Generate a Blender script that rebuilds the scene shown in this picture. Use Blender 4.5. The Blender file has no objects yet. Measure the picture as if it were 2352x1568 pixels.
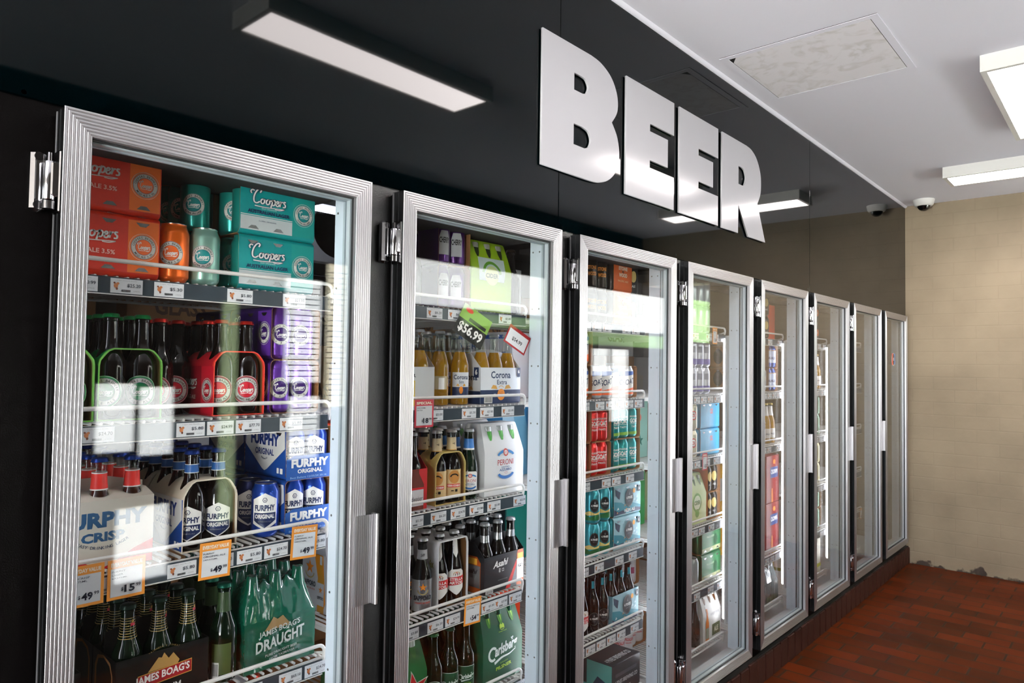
import bpy, bmesh, math, random
from mathutils import Vector, Matrix
random.seed(7)
SC = bpy.context.scene
COL = SC.collection
PI = math.pi

# ---------------------------------------------------------------- camera
cd = bpy.data.cameras.new('camera'); cam = bpy.data.objects.new('camera', cd); COL.objects.link(cam)
_yaw, _pit, _rol = 0.7237, 0.0335, 0.0144
_f = Vector((math.cos(_yaw)*math.cos(_pit), math.sin(_yaw)*math.cos(_pit), math.sin(_pit)))
_r = Vector((math.sin(_yaw), -math.cos(_yaw), 0)); _u = _r.cross(_f)
_r2 = _r*math.cos(_rol)+_u*math.sin(_rol); _u2 = -_r*math.sin(_rol)+_u*math.cos(_rol)
cam.matrix_world = Matrix(((_r2.x, _u2.x, -_f.x, 0), (_r2.y, _u2.y, -_f.y, -1.42), (_r2.z, _u2.z, -_f.z, 1.5915), (0, 0, 0, 1)))
cd.sensor_width = 36; cd.lens = 36*1631.3/2352; cd.clip_start = 0.02
SC.camera = cam
# ---------------------------------------------------------------- world (overcast daylight outside the shop windows)
W = bpy.data.worlds.new('daylight'); SC.world = W; W.use_nodes = True
_n = W.node_tree.nodes; _l = W.node_tree.links
_tc = _n.new('ShaderNodeTexCoord'); _sx = _n.new('ShaderNodeSeparateXYZ'); _cr = _n.new('ShaderNodeValToRGB')
_mr = _n.new('ShaderNodeMapRange'); _mr.inputs[1].default_value = -1; _mr.inputs[2].default_value = 1
_l.new(_tc.outputs['Generated'], _sx.inputs[0]); _l.new(_sx.outputs['Z'], _mr.inputs[0]); _l.new(_mr.outputs[0], _cr.inputs['Fac'])
_cr.color_ramp.elements[0].position = .49; _cr.color_ramp.elements[0].color = (1.0, .97, .93, 1)    # ground side, brightened above the sky to lift the ceiling
_cr.color_ramp.elements[1].position = .51; _cr.color_ramp.elements[1].color = (.38, .40, .44, 1)     # open sky
_l.new(_cr.outputs[0], _n['Background'].inputs[0])
W.node_tree.nodes['Background'].inputs[1].default_value = 36.0
SC.view_settings.view_transform = 'Standard'; SC.view_settings.look = 'None'
SC.view_settings.gamma = 1; SC.view_settings.use_curve_mapping = False
SC.view_settings.exposure = 0.38
SC.cycles.max_bounces = 10; SC.cycles.transparent_max_bounces = 24
SC.cycles.sample_clamp_indirect = 6
PANEL_L = 25.0      # radiance of the ceiling light diffusers
LED_L = 13.0        # radiance of the cooler strip lights

# ---------------------------------------------------------------- materials
def s2l(c): return tuple(((v/255)/12.92 if v/255 <= .04045 else ((v/255+.055)/1.055)**2.4) for v in c)
MATS = {}
def mat(name, rgb=(128, 128, 128), rough=.45, metal=0., spec=.5, emit=0., coat=0., ior=1.45):
    if name in MATS: return MATS[name]
    m = bpy.data.materials.new(name); m.use_nodes = True
    b = m.node_tree.nodes['Principled BSDF']
    c = s2l(rgb)
    b.inputs['Base Color'].default_value = (*c, 1); b.inputs['Roughness'].default_value = rough
    b.inputs['Metallic'].default_value = metal; b.inputs['IOR'].default_value = ior
    b.inputs['Coat Weight'].default_value = coat; b.inputs['Coat Roughness'].default_value = .05
    if emit:
        b.inputs['Emission Color'].default_value = (*c, 1); b.inputs['Emission Strength'].default_value = emit
    MATS[name] = m
    return m
def nodes(m): return m.node_tree.nodes, m.node_tree.links, m.node_tree.nodes['Principled BSDF']
def bump(m, scale, strength, dist=.002, detail=3, stretch=None):
    n, l, b = nodes(m)
    tc = n.new('ShaderNodeTexCoord'); no = n.new('ShaderNodeTexNoise'); bu = n.new('ShaderNodeBump')
    no.inputs['Scale'].default_value = scale; no.inputs['Detail'].default_value = detail
    bu.inputs['Strength'].default_value = strength; bu.inputs['Distance'].default_value = dist
    if stretch:
        mp = n.new('ShaderNodeMapping'); mp.inputs['Scale'].default_value = stretch
        l.new(tc.outputs['Object'], mp.inputs[0]); l.new(mp.outputs[0], no.inputs['Vector'])
    else: l.new(tc.outputs['Object'], no.inputs['Vector'])
    l.new(no.outputs['Fac'], bu.inputs['Height']); l.new(bu.outputs[0], b.inputs['Normal'])
    return no
# printed papers, boards and plastics
def C(r, g, b, rough=.42): return mat('print_%02x%02x%02x' % (r, g, b), (r, g, b), rough)
def CM(r, g, b): return mat('foil_%02x%02x%02x' % (r, g, b), (r, g, b), .28, .55, coat=.3)
WHITE = C(236, 234, 230); BLACK = C(14, 14, 16); NAVY = C(20, 38, 84); RED = C(196, 24, 30)
CREAM = C(228, 218, 200); KRAFT = C(150, 104, 62, .7); GOLD = C(196, 146, 60); GREY = C(150, 150, 152)
ORANGE = C(238, 140, 40); TEAL = C(0, 150, 150); BLUE = C(22, 70, 150)
ALU = mat('can_lid_aluminium', (190, 190, 192), .25, 1.)
# ribbed anodised door frames
FRAME = mat('door_aluminium', (192, 191, 194), .30, .92); bump(FRAME, 900, .03, .0004, 2)
FRAMESIDE = mat('door_edge_steel', (120, 122, 124), .22, 1.)
CHROME = mat('hinge_chrome', (215, 215, 218), .12, 1.); bump(CHROME, 120, .06, .001)
RUBBER = mat('gasket_rubber', (14, 15, 17), .5)
WHITEWIRE = mat('white_wire', (226, 224, 220), .35)
STRIPPL = mat('ticket_strip_plastic', (58, 68, 76), .25)
GREYPANEL = mat('mullion_panel', (222, 234, 246), .38, 0); bump(GREYPANEL, 30, .05, .002)
WHITEPANEL = mat('coolroom_panel', (196, 198, 200), .5)
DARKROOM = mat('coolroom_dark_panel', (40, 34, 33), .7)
# black gloss fascia
FASCIA = mat('fascia_black_gloss', (0, 3, 4), .035, 0, ior=1.29)
no = bump(FASCIA, 2.2, .012, .01, 2)
LETTER = mat('letter_acrylic', (166, 166, 170), .14, 0, ior=1.25)
# black painted cabinet with a hammered finish
CABINET = mat('cabinet_black_paint', (3, 2, 2), .42, 0, ior=1.16)
no = bump(CABINET, 420, .35, .0012, 4)
MULLF = mat('mullion_hammered_paint', (9, 9, 9), .26, 0, ior=1.5); bump(MULLF, 700, .6, .0012, 4)
# ceiling
CEIL = mat('ceiling_plaster', (231, 232, 242), .9); bump(CEIL, 14, .06, .004, 5)
HATCHM = mat('hatch_board', (232, 231, 235), .85)
n, l, b = nodes(HATCHM)
tc = n.new('ShaderNodeTexCoord'); no = n.new('ShaderNodeTexNoise'); cr = n.new('ShaderNodeValToRGB')
no.inputs['Scale'].default_value = 9; no.inputs['Detail'].default_value = 8; no.inputs['Distortion'].default_value = 1.5
cr.color_ramp.elements[0].position = .34; cr.color_ramp.elements[0].color = (.68, .67, .67, 1)
cr.color_ramp.elements[1].position = .5; cr.color_ramp.elements[1].color = (*s2l((233, 232, 236)), 1)
l.new(tc.outputs['Object'], no.inputs['Vector']); l.new(no.outputs['Fac'], cr.inputs['Fac']); l.new(cr.outputs[0], b.inputs['Base Color'])
LAMPBOX = mat('lamp_box_white', (222, 222, 218), .5)
DIFF = mat('lamp_diffuser', (255, 246, 244), .6, emit=PANEL_L)
LEDM = mat('led_strip', (246, 246, 255), .5, emit=LED_L)
# painted brick of the end wall
BRICK = mat('painted_brick', (205, 188, 158), .62)
n, l, b = nodes(BRICK)
tc = n.new('ShaderNodeTexCoord'); mp = n.new('ShaderNodeMapping'); br = n.new('ShaderNodeTexBrick')
sx = n.new('ShaderNodeSeparateXYZ'); cx = n.new('ShaderNodeCombineXYZ')
l.new(tc.outputs['Object'], sx.inputs[0]); l.new(sx.outputs['Y'], cx.inputs['X']); l.new(sx.outputs['Z'], cx.inputs['Y']); l.new(cx.outputs[0], br.inputs['Vector'])
br.inputs['Scale'].default_value = 1; br.inputs['Brick Width'].default_value = .30; br.inputs['Row Height'].default_value = .103
br.inputs['Mortar Size'].default_value = .0045; br.inputs['Mortar Smooth'].default_value = .35
br.inputs['Color1'].default_value = (1, 1, 1, 1); br.inputs['Color2'].default_value = (.93, .93, .93, 1); br.inputs['Mortar'].default_value = (.45, .45, .45, 1)
n1 = n.new('ShaderNodeTexNoise'); n1.inputs['Scale'].default_value = 2.2; n1.inputs['Detail'].default_value = 8
cr = n.new('ShaderNodeValToRGB'); cr.color_ramp.elements[0].position = .3; cr.color_ramp.elements[0].color = (*s2l((129, 115, 94)), 1)
cr.color_ramp.elements[1].position = .65; cr.color_ramp.elements[1].color = (*s2l((147, 132, 109)), 1)
n2 = n.new('ShaderNodeTexNoise'); n2.inputs['Scale'].default_value = 9; n2.inputs['Detail'].default_value = 6
# flaked paint and grime along the foot of the wall
mr = n.new('ShaderNodeMapRange'); mr.inputs[1].default_value = .12; mr.inputs[2].default_value = .0; mr.inputs[3].default_value = -.26; mr.inputs[4].default_value = .16
ad = n.new('ShaderNodeMath'); ad.operation = 'ADD'; cr2 = n.new('ShaderNodeValToRGB')
cr2.color_ramp.elements[0].position = .57; cr2.color_ramp.elements[1].position = .64
mx = n.new('ShaderNodeMixRGB'); mx.blend_type = 'MIX'; mx.inputs['Color2'].default_value = (*s2l((58, 46, 36)), 1)
mu = n.new('ShaderNodeMixRGB'); mu.blend_type = 'MULTIPLY'; mu.inputs['Fac'].default_value = .10
l.new(tc.outputs['Object'], n1.inputs['Vector']); l.new(tc.outputs['Object'], n2.inputs['Vector'])
l.new(n1.outputs['Fac'], cr.inputs['Fac']); l.new(sx.outputs['Z'], mr.inputs[0]); l.new(n2.outputs['Fac'], ad.inputs[0]); l.new(mr.outputs[0], ad.inputs[1])
l.new(ad.outputs[0], cr2.inputs['Fac']); l.new(cr.outputs[0], mu.inputs['Color1']); l.new(br.outputs['Color'], mu.inputs['Color2'])
l.new(cr2.outputs[0], mx.inputs['Fac']); l.new(mu.outputs[0], mx.inputs['Color1']); l.new(mx.outputs[0], b.inputs['Base Color'])
bu = n.new('ShaderNodeBump'); bu.inputs['Strength'].default_value = .35; bu.inputs['Distance'].default_value = .004
bu2 = n.new('ShaderNodeBump'); bu2.inputs['Strength'].default_value = .25; bu2.inputs['Distance'].default_value = .01
l.new(br.outputs['Color'], bu.inputs['Height']); l.new(n2.outputs['Fac'], bu2.inputs['Height']); l.new(bu2.outputs[0], bu.inputs['Normal']); l.new(bu.outputs[0], b.inputs['Normal'])
# terracotta paver floor, long side across the room
FLOORM = mat('terracotta_pavers', (120, 60, 36), .3, ior=1.12)
n, l, b = nodes(FLOORM)
tc = n.new('ShaderNodeTexCoord'); sx = n.new('ShaderNodeSeparateXYZ'); cx = n.new('ShaderNodeCombineXYZ'); br = n.new('ShaderNodeTexBrick')
l.new(tc.outputs['Object'], sx.inputs[0]); l.new(sx.outputs['Y'], cx.inputs['X']); l.new(sx.outputs['X'], cx.inputs['Y']); l.new(cx.outputs[0], br.inputs['Vector'])
br.inputs['Scale'].default_value = 1; br.inputs['Brick Width'].default_value = .24; br.inputs['Row Height'].default_value = .12
br.inputs['Mortar Size'].default_value = .006; br.inputs['Mortar Smooth'].default_value = .1
br.inputs['Color1'].default_value = (*s2l((90, 35, 12)), 1); br.inputs['Color2'].default_value = (*s2l((62, 27, 10)), 1); br.inputs['Mortar'].default_value = (*s2l((48, 36, 27)), 1)
n1 = n.new('ShaderNodeTexNoise'); n1.inputs['Scale'].default_value = 3; n1.inputs['Detail'].default_value = 8
mu = n.new('ShaderNodeMixRGB'); mu.blend_type = 'MULTIPLY'; mu.inputs['Fac'].default_value = .8
cr = n.new('ShaderNodeValToRGB'); cr.color_ramp.elements[0].position = .3; cr.color_ramp.elements[0].color = (.5, .48, .46, 1); cr.color_ramp.elements[1].position = .7
l.new(tc.outputs['Object'], n1.inputs['Vector']); l.new(n1.outputs['Fac'], cr.inputs['Fac']); l.new(br.outputs['Color'], mu.inputs['Color1']); l.new(cr.outputs[0], mu.inputs['Color2']); l.new(mu.outputs[0], b.inputs['Base Color'])
bu = n.new('ShaderNodeBump'); bu.inputs['Strength'].default_value = .5; bu.inputs['Distance'].default_value = .003; bu.invert = True
l.new(br.outputs['Fac'], bu.inputs['Height']); l.new(bu.outputs[0], b.inputs['Normal'])
b.inputs['Roughness'].default_value = .40
PLINTHB = mat('plinth_brick', (48, 22, 14), .6, ior=1.25); bump(PLINTHB, 60, .3, .002)
PLINTHM = mat('plinth_mortar', (26, 20, 16), .9)
# architectural glass: clear body, mirror share that grows toward grazing angles
def glassmat(name, tint, r0, rough=0.0):
    m = bpy.data.materials.new(name); m.use_nodes = True
    n = m.node_tree.nodes; l = m.node_tree.links; n.clear()
    out = n.new('ShaderNodeOutputMaterial'); mixs = n.new('ShaderNodeMixShader')
    tr = n.new('ShaderNodeBsdfTransparent'); gl = n.new('ShaderNodeBsdfGlossy'); gl.inputs['Roughness'].default_value = rough
    tr.inputs[0].default_value = (*tint, 1)
    lw = n.new('ShaderNodeLayerWeight'); lw.inputs[0].default_value = .5
    p = n.new('ShaderNodeMath'); p.operation = 'POWER'; p.inputs[1].default_value = 5
    q = n.new('ShaderNodeMath'); q.operation = 'MULTIPLY_ADD'; q.inputs[1].default_value = 1-r0; q.inputs[2].default_value = r0
    l.new(lw.outputs['Facing'], p.inputs[0]); l.new(p.outputs[0], q.inputs[0]); l.new(q.outputs[0], mixs.inputs[0])
    l.new(tr.outputs[0], mixs.inputs[1]); l.new(gl.outputs[0], mixs.inputs[2]); l.new(mixs.outputs[0], out.inputs[0])
    MATS[name] = m
    return m
DOORGLASS = glassmat('door_glass', (.988, .994, .992), .036)
CLEARGL = glassmat('clear_bottle_glass', (.9, .92, .88), .07, .02)
GREENGL = glassmat('green_bottle_glass', (.10, .42, .12), .07, .03)
BROWNG = mat('brown_bottle_glass', (13, 6, 4), .06, 0, ior=1.5, coat=.15)
DGREENG = mat('dark_green_bottle_glass', (5, 22, 8), .06, 0, ior=1.5, coat=.15)
FILMG = mat('green_shrink_film', (8, 84, 62), .10, 0, ior=1.6, coat=1.)
FILMS = mat('silver_shrink_film', (120, 128, 128), .14, 0, ior=1.6, coat=1.)
AMBER = mat('amber_beer', (200, 150, 34), .15)
n, l, b = nodes(AMBER)
tl = n.new('ShaderNodeBsdfTranslucent'); tl.inputs[0].default_value = (*s2l((236, 196, 60)), 1); ms = n.new('ShaderNodeMixShader'); ms.inputs[0].default_value = .55
l.new(b.outputs[0], ms.inputs[1]); l.new(tl.outputs[0], ms.inputs[2]); l.new(ms.outputs[0], n['Material Output'].inputs[0])
def papermat(name, rgb, t=.22):
    m = mat(name, rgb, .8); n, l, b = nodes(m)
    tl = n.new('ShaderNodeBsdfTranslucent'); tl.inputs[0].default_value = (*s2l(rgb), 1); ms = n.new('ShaderNodeMixShader'); ms.inputs[0].default_value = t
    l.new(b.outputs[0], ms.inputs[1]); l.new(tl.outputs[0], ms.inputs[2]); l.new(ms.outputs[0], n['Material Output'].inputs[0])
    return m

# ---------------------------------------------------------------- mesh builder
class MB:
    def __init__(s): s.v = []; s.f = []; s.m = []; s.mats = []
    def mi(s, m):
        if m not in s.mats: s.mats.append(m)
        return s.mats.index(m)
    def add(s, vs, fs, m):
        o = len(s.v); k = s.mi(m); s.v += [tuple(v) for v in vs]
        for f in fs: s.f.append(tuple(i+o for i in f)); s.m.append(k)
        return s
    def box(s, x0, y0, z0, x1, y1, z1, m):
        vs = [(x, y, z) for x in (x0, x1) for y in (y0, y1) for z in (z0, z1)]
        return s.add(vs, [(0, 1, 3, 2), (4, 6, 7, 5), (0, 4, 5, 1), (2, 3, 7, 6), (0, 2, 6, 4), (1, 5, 7, 3)], m)
    def bbox(s, x0, y0, z0, x1, y1, z1, m, c=.003):   # chamfered box
        vs = []
        for (z, i) in ((z0, c), (z0+c, 0), (z1-c, 0), (z1, c)):
            for (x, y) in ((x0+c+i, y0+i), (x1-c-i, y0+i), (x1-i, y0+c+i), (x1-i, y1-c-i), (x1-c-i, y1-i), (x0+c+i, y1-i), (x0+i, y1-c-i), (x0+i, y0+c+i)): vs.append((x, y, z))
        fs = [tuple(range(7, -1, -1)), tuple(range(24, 32))]
        for k in range(3):
            for j in range(8): fs.append((k*8+j, k*8+(j+1) % 8, (k+1)*8+(j+1) % 8, (k+1)*8+j))
        return s.add(vs, fs, m)
    def lathe(s, prof, m, seg=24, c=(0, 0, 0), axis='z', capb=True, capt=True):
        vs = []
        for r, z in prof:
            for j in range(seg):
                a = 2*PI*j/seg; p = (r*math.cos(a), r*math.sin(a), z)
                if axis == 'y': p = (p[0], p[2], -p[1])
                if axis == 'x': p = (p[2], p[1], -p[0])
                vs.append((p[0]+c[0], p[1]+c[1], p[2]+c[2]))
        fs = []
        for k in range(len(prof)-1):
            for j in range(seg):
                fs.append((k*seg+j, k*seg+(j+1) % seg, (k+1)*seg+(j+1) % seg, (k+1)*seg+j))
        if capb and prof[0][0] > 1e-5: fs.append(tuple(range(seg-1, -1, -1)))
        if capt and prof[-1][0] > 1e-5: fs.append(tuple(range((len(prof)-1)*seg, len(prof)*seg)))
        return s.add(vs, fs, m)
    def tube(s, pts, r, m, seg=8):
        pts = [Vector(p) for p in pts]; vs = []; N = len(pts)
        up = None
        for i, p in enumerate(pts):
            d = (pts[min(i+1, N-1)]-pts[max(i-1, 0)]).normalized()
            if up is None:
                up = Vector((0, 0, 1)) if abs(d.z) < .9 else Vector((0, 1, 0))
            a = d.cross(up).normalized(); b = a.cross(d).normalized(); up = b
            for j in range(seg):
                t = 2*PI*j/seg; vs.append(p+a*(r*math.cos(t))+b*(r*math.sin(t)))
        fs = [tuple(range(seg-1, -1, -1)), tuple(range((N-1)*seg, N*seg))]
        for k in range(N-1):
            for j in range(seg): fs.append((k*seg+j, k*seg+(j+1) % seg, (k+1)*seg+(j+1) % seg, (k+1)*seg+j))
        return s.add(vs, fs, m)
    def prism(s, poly, y0, y1, m, fn=None):   # outline in (u,v) extruded along depth; fn maps (u,v,d)
        fn = fn or (lambda u, v, d: (u, d, v)); n = len(poly)
        vs = [fn(u, v, y0) for u, v in poly]+[fn(u, v, y1) for u, v in poly]
        fs = [tuple(range(n)), tuple(range(2*n-1, n-1, -1))]+[(i, i+n, (i+1) % n+n, (i+1) % n) for i in range(n)]
        return s.add(vs, fs, m)
    def mesh(s, name, sharp=32):
        me = bpy.data.meshes.new(name); me.from_pydata(s.v, [], s.f)
        for m in s.mats: me.materials.append(m)
        me.polygons.foreach_set('material_index', s.m)
        me.polygons.foreach_set('use_smooth', [True]*len(s.f))
        me.validate(); me.update()
        me.set_sharp_from_angle(angle=math.radians(sharp))
        return me

def new(name, data=None, parent=None, loc=(0, 0, 0), rz=0., **props):
    o = bpy.data.objects.new(name, data); COL.objects.link(o); o.location = loc
    if rz: o.rotation_euler = (0, 0, rz)
    if parent: o.parent = parent
    for k, v in props.items():
        if v: o[k] = v
    return o
def struct(name, mb, **kw): return new(name, mb.mesh(name), kind='structure', **kw)
def thing(name, label, cat, loc=(0, 0, 0), rz=0., group=None, data=None):
    return new(name, data, None, loc, rz, label=label, category=cat, group=group)

# ---------------------------------------------------------------- printed artwork helpers
TXT = {}
def text2d(body, bold=0., shear=0.):
    k = (body, bold, shear)
    if k not in TXT:
        cu = bpy.data.curves.new('lettering', 'FONT'); cu.body = body; cu.offset = bold; cu.shear = shear; cu.resolution_u = 2
        o = bpy.data.objects.new('lettering', cu); me = bpy.data.meshes.new_from_object(o)
        vs = [(v.co.x, v.co.y) for v in me.vertices]; fs = [tuple(p.vertices) for p in me.polygons]
        bpy.data.objects.remove(o); bpy.data.meshes.remove(me); bpy.data.curves.remove(cu)
        if not vs: vs = [(0, 0)]; fs = []
        x0 = min(v[0] for v in vs); x1 = max(v[0] for v in vs); y0 = min(v[1] for v in vs); y1 = max(v[1] for v in vs)
        TXT[k] = (vs, fs, x0, y0, max(x1-x0, 1e-4), max(y1-y0, 1e-4))
    return TXT[k]
def catmull(p, k=5):
    q = [p[0]]+list(p)+[p[-1]]; out = []
    for i in range(1, len(q)-2):
        for j in range(k):
            t = j/k; a = []
            for d in (0, 1):
                p0, p1, p2, p3 = q[i-1][d], q[i][d], q[i+1][d], q[i+2][d]
                a.append(.5*((2*p1)+(-p0+p2)*t+(2*p0-5*p1+4*p2-p3)*t*t+(-p0+3*p1-3*p2+p3)*t**3))
            out.append(tuple(a))
    out.append(tuple(p[-1])); return out
def ribbon(pts, w0, w1=None):
    w1 = w0 if w1 is None else w1; n = len(pts); vs = []; fs = []
    for i, p in enumerate(pts):
        a = pts[max(i-1, 0)]; b = pts[min(i+1, n-1)]; dx, dy = b[0]-a[0], b[1]-a[1]; L = math.hypot(dx, dy) or 1
        w = (w0+(w1-w0)*i/(n-1))/2; vs += [(p[0]-dy/L*w, p[1]+dx/L*w), (p[0]+dy/L*w, p[1]-dx/L*w)]
        if i: fs.append((2*i-2, 2*i-1, 2*i+1, 2*i))
    return vs, fs
SCRIPT = [  # flowing brush script of the brewery name, drawn as strokes
    [(.02, 1.05), (-.06, 1.3), (.1, 1.5), (.3, 1.42)], [(.86, 1.3), (.98, 1.55), (.86, 1.72), (.6, 1.55), (.36, 1.1), (.24, .55), (.3, .12), (.56, .02), (.84, .25)],
    [(1.2, .62), (1.02, .5), (.96, .22), (1.08, .03), (1.26, .14), (1.32, .42), (1.2, .62), (1.42, .5)],
    [(1.74, .62), (1.56, .5), (1.50, .22), (1.62, .03), (1.80, .14), (1.86, .42), (1.74, .62), (1.96, .52), (2.12, .62)],
    [(2.22, .74), (2.12, .3), (1.98, -.26)], [(2.14, .45), (2.28, .68), (2.44, .55), (2.40, .2), (2.22, .04), (2.08, .2)],
    [(2.53, .3), (2.75, .42), (2.78, .6), (2.66, .64), (2.54, .4), (2.56, .08), (2.74, .04), (2.88, .3)],
    [(2.9, .66), (3.0, .6), (2.92, .04)], [(2.98, .35), (3.1, .62), (3.26, .64)],
    [(3.56, .68), (3.38, .7), (3.36, .5), (3.5, .34), (3.46, .08), (3.24, .06)],
    [(.35, -.32), (1.2, -.36), (2.4, -.3), (3.4, -.24)], [(3.4, -.24), (2.9, -.42), (2.4, -.4)]]
class Art:
    """collects flat shapes in panel coordinates (u to the right, v up)"""
    def __init__(s): s.c = []; s.k = 0
    def put(s, vs, fs, m): s.k += 1; s.c.append((vs, fs, m, s.k)); return s
    def rect(s, x0, y0, x1, y1, m): return s.put([(x0, y0), (x1, y0), (x1, y1), (x0, y1)], [(0, 1, 2, 3)], m)
    def poly(s, p, m): return s.put(list(p), [tuple(range(len(p)))], m)
    def ell(s, cx, cy, rx, ry, m, n=28): return s.poly([(cx+rx*math.cos(2*PI*i/n), cy+ry*math.sin(2*PI*i/n)) for i in range(n)], m)
    def ring(s, cx, cy, rx, ry, w, m, n=28, a0=0, a1=2*PI):
        vs = []; fs = []
        for i in range(n+1):
            a = a0+(a1-a0)*i/n; c_, s_ = math.cos(a), math.sin(a)
            vs += [(cx+rx*c_, cy+ry*s_), (cx+(rx-w)*c_, cy+(ry-w)*s_)]
            if i: fs.append((2*i-2, 2*i, 2*i+1, 2*i-1))
        return s.put(vs, fs, m)
    def text(s, body, x0, y0, x1, y1, m, bold=.02, shear=0., rise=0.):
        vs, fs, a, b, w, h = text2d(body, bold, shear)
        return s.put([(x0+(v[0]-a)/w*(x1-x0), y0+(v[1]-b)/h*(y1-y0)+rise*(v[0]-a)/w) for v in vs], fs, m)
    def arc(s, body, cx, cy, r, a0, a1, h, m, bottom=False, bold=.01):
        n = len(body); V = []; F = []
        for i, ch in enumerate(body):
            if ch == ' ': continue
            vs, fs, a, b, w, hh = text2d(ch, bold)
            ang = a0+(a1-a0)*(i+.5)/n; sc = h/.72; o = len(V)
            t = ang-PI/2 if not bottom else ang+PI/2
            for v in vs:
                x = (v[0]-a-w/2)*sc; y = (v[1])*sc+(r if not bottom else -r)
                V.append((cx+x*math.cos(t)-y*math.sin(t), cy+x*math.sin(t)+y*math.cos(t)))
            F += [tuple(j+o for j in f) for f in fs]
        return s.put(V, F, m)
    def script(s, x0, y0, x1, y1, m, out=None, w=.15):
        for (mm, ww) in (((out, w*1.7),) if out else ())+((m, w),):
            V = []; F = []
            for k, st in enumerate(SCRIPT):
                vs, fs = ribbon(catmull(st), ww*(1.0 if k < 10 else .8), ww*(1.0 if k < 10 else .5)); o = len(V)
                V += [(x0+(v[0]+.1)/3.75*(x1-x0), y0+(v[1]+.5+.0*v[0])/2.3*(y1-y0)) for v in vs]; F += [tuple(i+o for i in f) for f in fs]
            s.put(V, F, mm)
        return s
    def star(s, cx, cy, r, m, a=PI/2, q=.4): return s.poly([(cx+(r if i % 2 == 0 else r*q)*math.cos(a+i*PI/5), cy+(r if i % 2 == 0 else r*q)*math.sin(a+i*PI/5)) for i in range(10)], m)
    def barcode(s, x0, y0, x1, y1):
        s.rect(x0, y0, x1, y1, WHITE); V = []; F = []; x = x0+(x1-x0)*.08; rnd = random.Random(3)
        while x < x1-(x1-x0)*.1:
            w = (x1-x0)*rnd.choice((.03, .05, .02)); o = len(V); V += [(x, y0+(y1-y0)*.15), (x+w, y0+(y1-y0)*.15), (x+w, y1-(y1-y0)*.1), (x, y1-(y1-y0)*.1)]; F.append((o, o+1, o+2, o+3)); x += w*2
        return s.put(V, F, BLACK)
    def emit(s, mb, fn, step=None, clip=None, eps=.00018):
        for vs, fs, m, k in s.c:
            h = eps*(k+1)
            if step is None and clip is None: mb.add([fn(u, v, h) for u, v in vs], fs, m); continue
            bm = bmesh.new(); bv = [bm.verts.new((u, v, 0)) for u, v in vs]
            for f in fs:
                try: bm.faces.new([bv[i] for i in f])
                except ValueError: pass
            def cut(co, no, **kw): bmesh.ops.bisect_plane(bm, geom=bm.verts[:]+bm.edges[:]+bm.faces[:], plane_co=co, plane_no=no, **kw)
            if clip:
                cut((clip[0], 0, 0), (1, 0, 0), clear_inner=True); cut((clip[1], 0, 0), (1, 0, 0), clear_outer=True)
            if step and bm.verts:
                xs = [v.co.x for v in bm.verts]
                for i in range(math.floor(min(xs)/step)+1, math.ceil(max(xs)/step)): cut((i*step, 0, 0), (1, 0, 0))
            bm.verts.index_update(); mb.add([fn(v.co.x, v.co.y, h) for v in bm.verts], [tuple(v.index for v in f.verts) for f in bm.faces], m); bm.free()
def front(x=0, y=0, z=0): return lambda u, v, h: (x+u, y-h, z+v)
def left(x=0, y=0, z=0): return lambda u, v, h: (x-h, y-u, z+v)
def cyl(r, z=0, a0=0., rf=None):
    def fn(u, v, h):
        rr = (rf(v) if rf else r)+h; a = u/r+a0; return (rr*math.sin(a), -rr*math.cos(a), z+v)
    return fn

# ================================================================ THE SETTING
X0, P, DW = 0.4034, 0.7736, 0.6735           # first door's left edge, door pitch, door width
ZT, ZB, ZC, XE = 2.040, 0.1985, 2.979, 6.66  # door top, door bottom, ceiling, end wall
NB = 8
YW = -2.5                                    # shop window wall
mb = MB().box(-3.5, YW-.1, -.05, 9.7, .05, 0, FLOORM); struct('floor', mb)
struct('ceiling', MB().box(-3.5, YW-.1, ZC, 9.7, .06, ZC+.05, CEIL))
struct('wall_end', MB().box(XE, -1.78, 0, XE+.24, 2.7, ZC, BRICK).box(XE, YW, 2.46, XE+.24, -1.7801, ZC, BRICK))  # lintel over the alcove added to keep its bright patch out of the fascia
ALC = mat('alcove_paint', (196, 190, 180), .8)
_ad = mat('alcove_dark_paint', (40, 38, 35), .8)
struct('wall_alcove', MB().box(9.6, YW-.1, 0, 9.7, -2.42, ZC, _ad).box(9.6, -1.85, 0, 9.7, .05, ZC, _ad).box(9.6, -2.42, 0, 9.7, -1.85, .1, _ad).box(9.6, -2.42, 1.9, 9.7, -1.85, ZC, _ad))  # opening in this unseen wall added to brighten the ceiling
pl = bpy.data.lights.new('daylight_portal', 'AREA'); pl.shape = 'RECTANGLE'; pl.size = 1.8; pl.size_y = .57; pl.cycles.is_portal = True
po = bpy.data.objects.new('daylight_portal', pl); COL.objects.link(po); po.location = (9.71, -2.135, 1.0); po.rotation_euler = (0, PI/2, 0)
LO = (-2.42, -.12, .20, 2.15)     # unseen window added behind the viewer for more daylight
mb = MB().box(-3.6, YW-.1, 0, -3.5, LO[0], ZC, ALC).box(-3.6, LO[1], 0, -3.5, .06, ZC, ALC).box(-3.6, LO[0], 0, -3.5, LO[1], LO[2], ALC).box(-3.6, LO[0], LO[3], -3.5, LO[1], ZC, ALC)
struct('wall_left', mb)
WFR = mat('window_frame_white', (220, 220, 220), .4)
mb = MB()
for y in (LO[0], (LO[0]+LO[1])/2-.02, LO[1]-.04): mb.box(-3.58, y, LO[2], -3.52, y+.04, LO[3], WFR)
for z in (LO[2], LO[3]-.04): mb.box(-3.58, LO[0], z, -3.52, LO[1], z+.04, WFR)
r_ = struct('window_20', mb)
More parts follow.
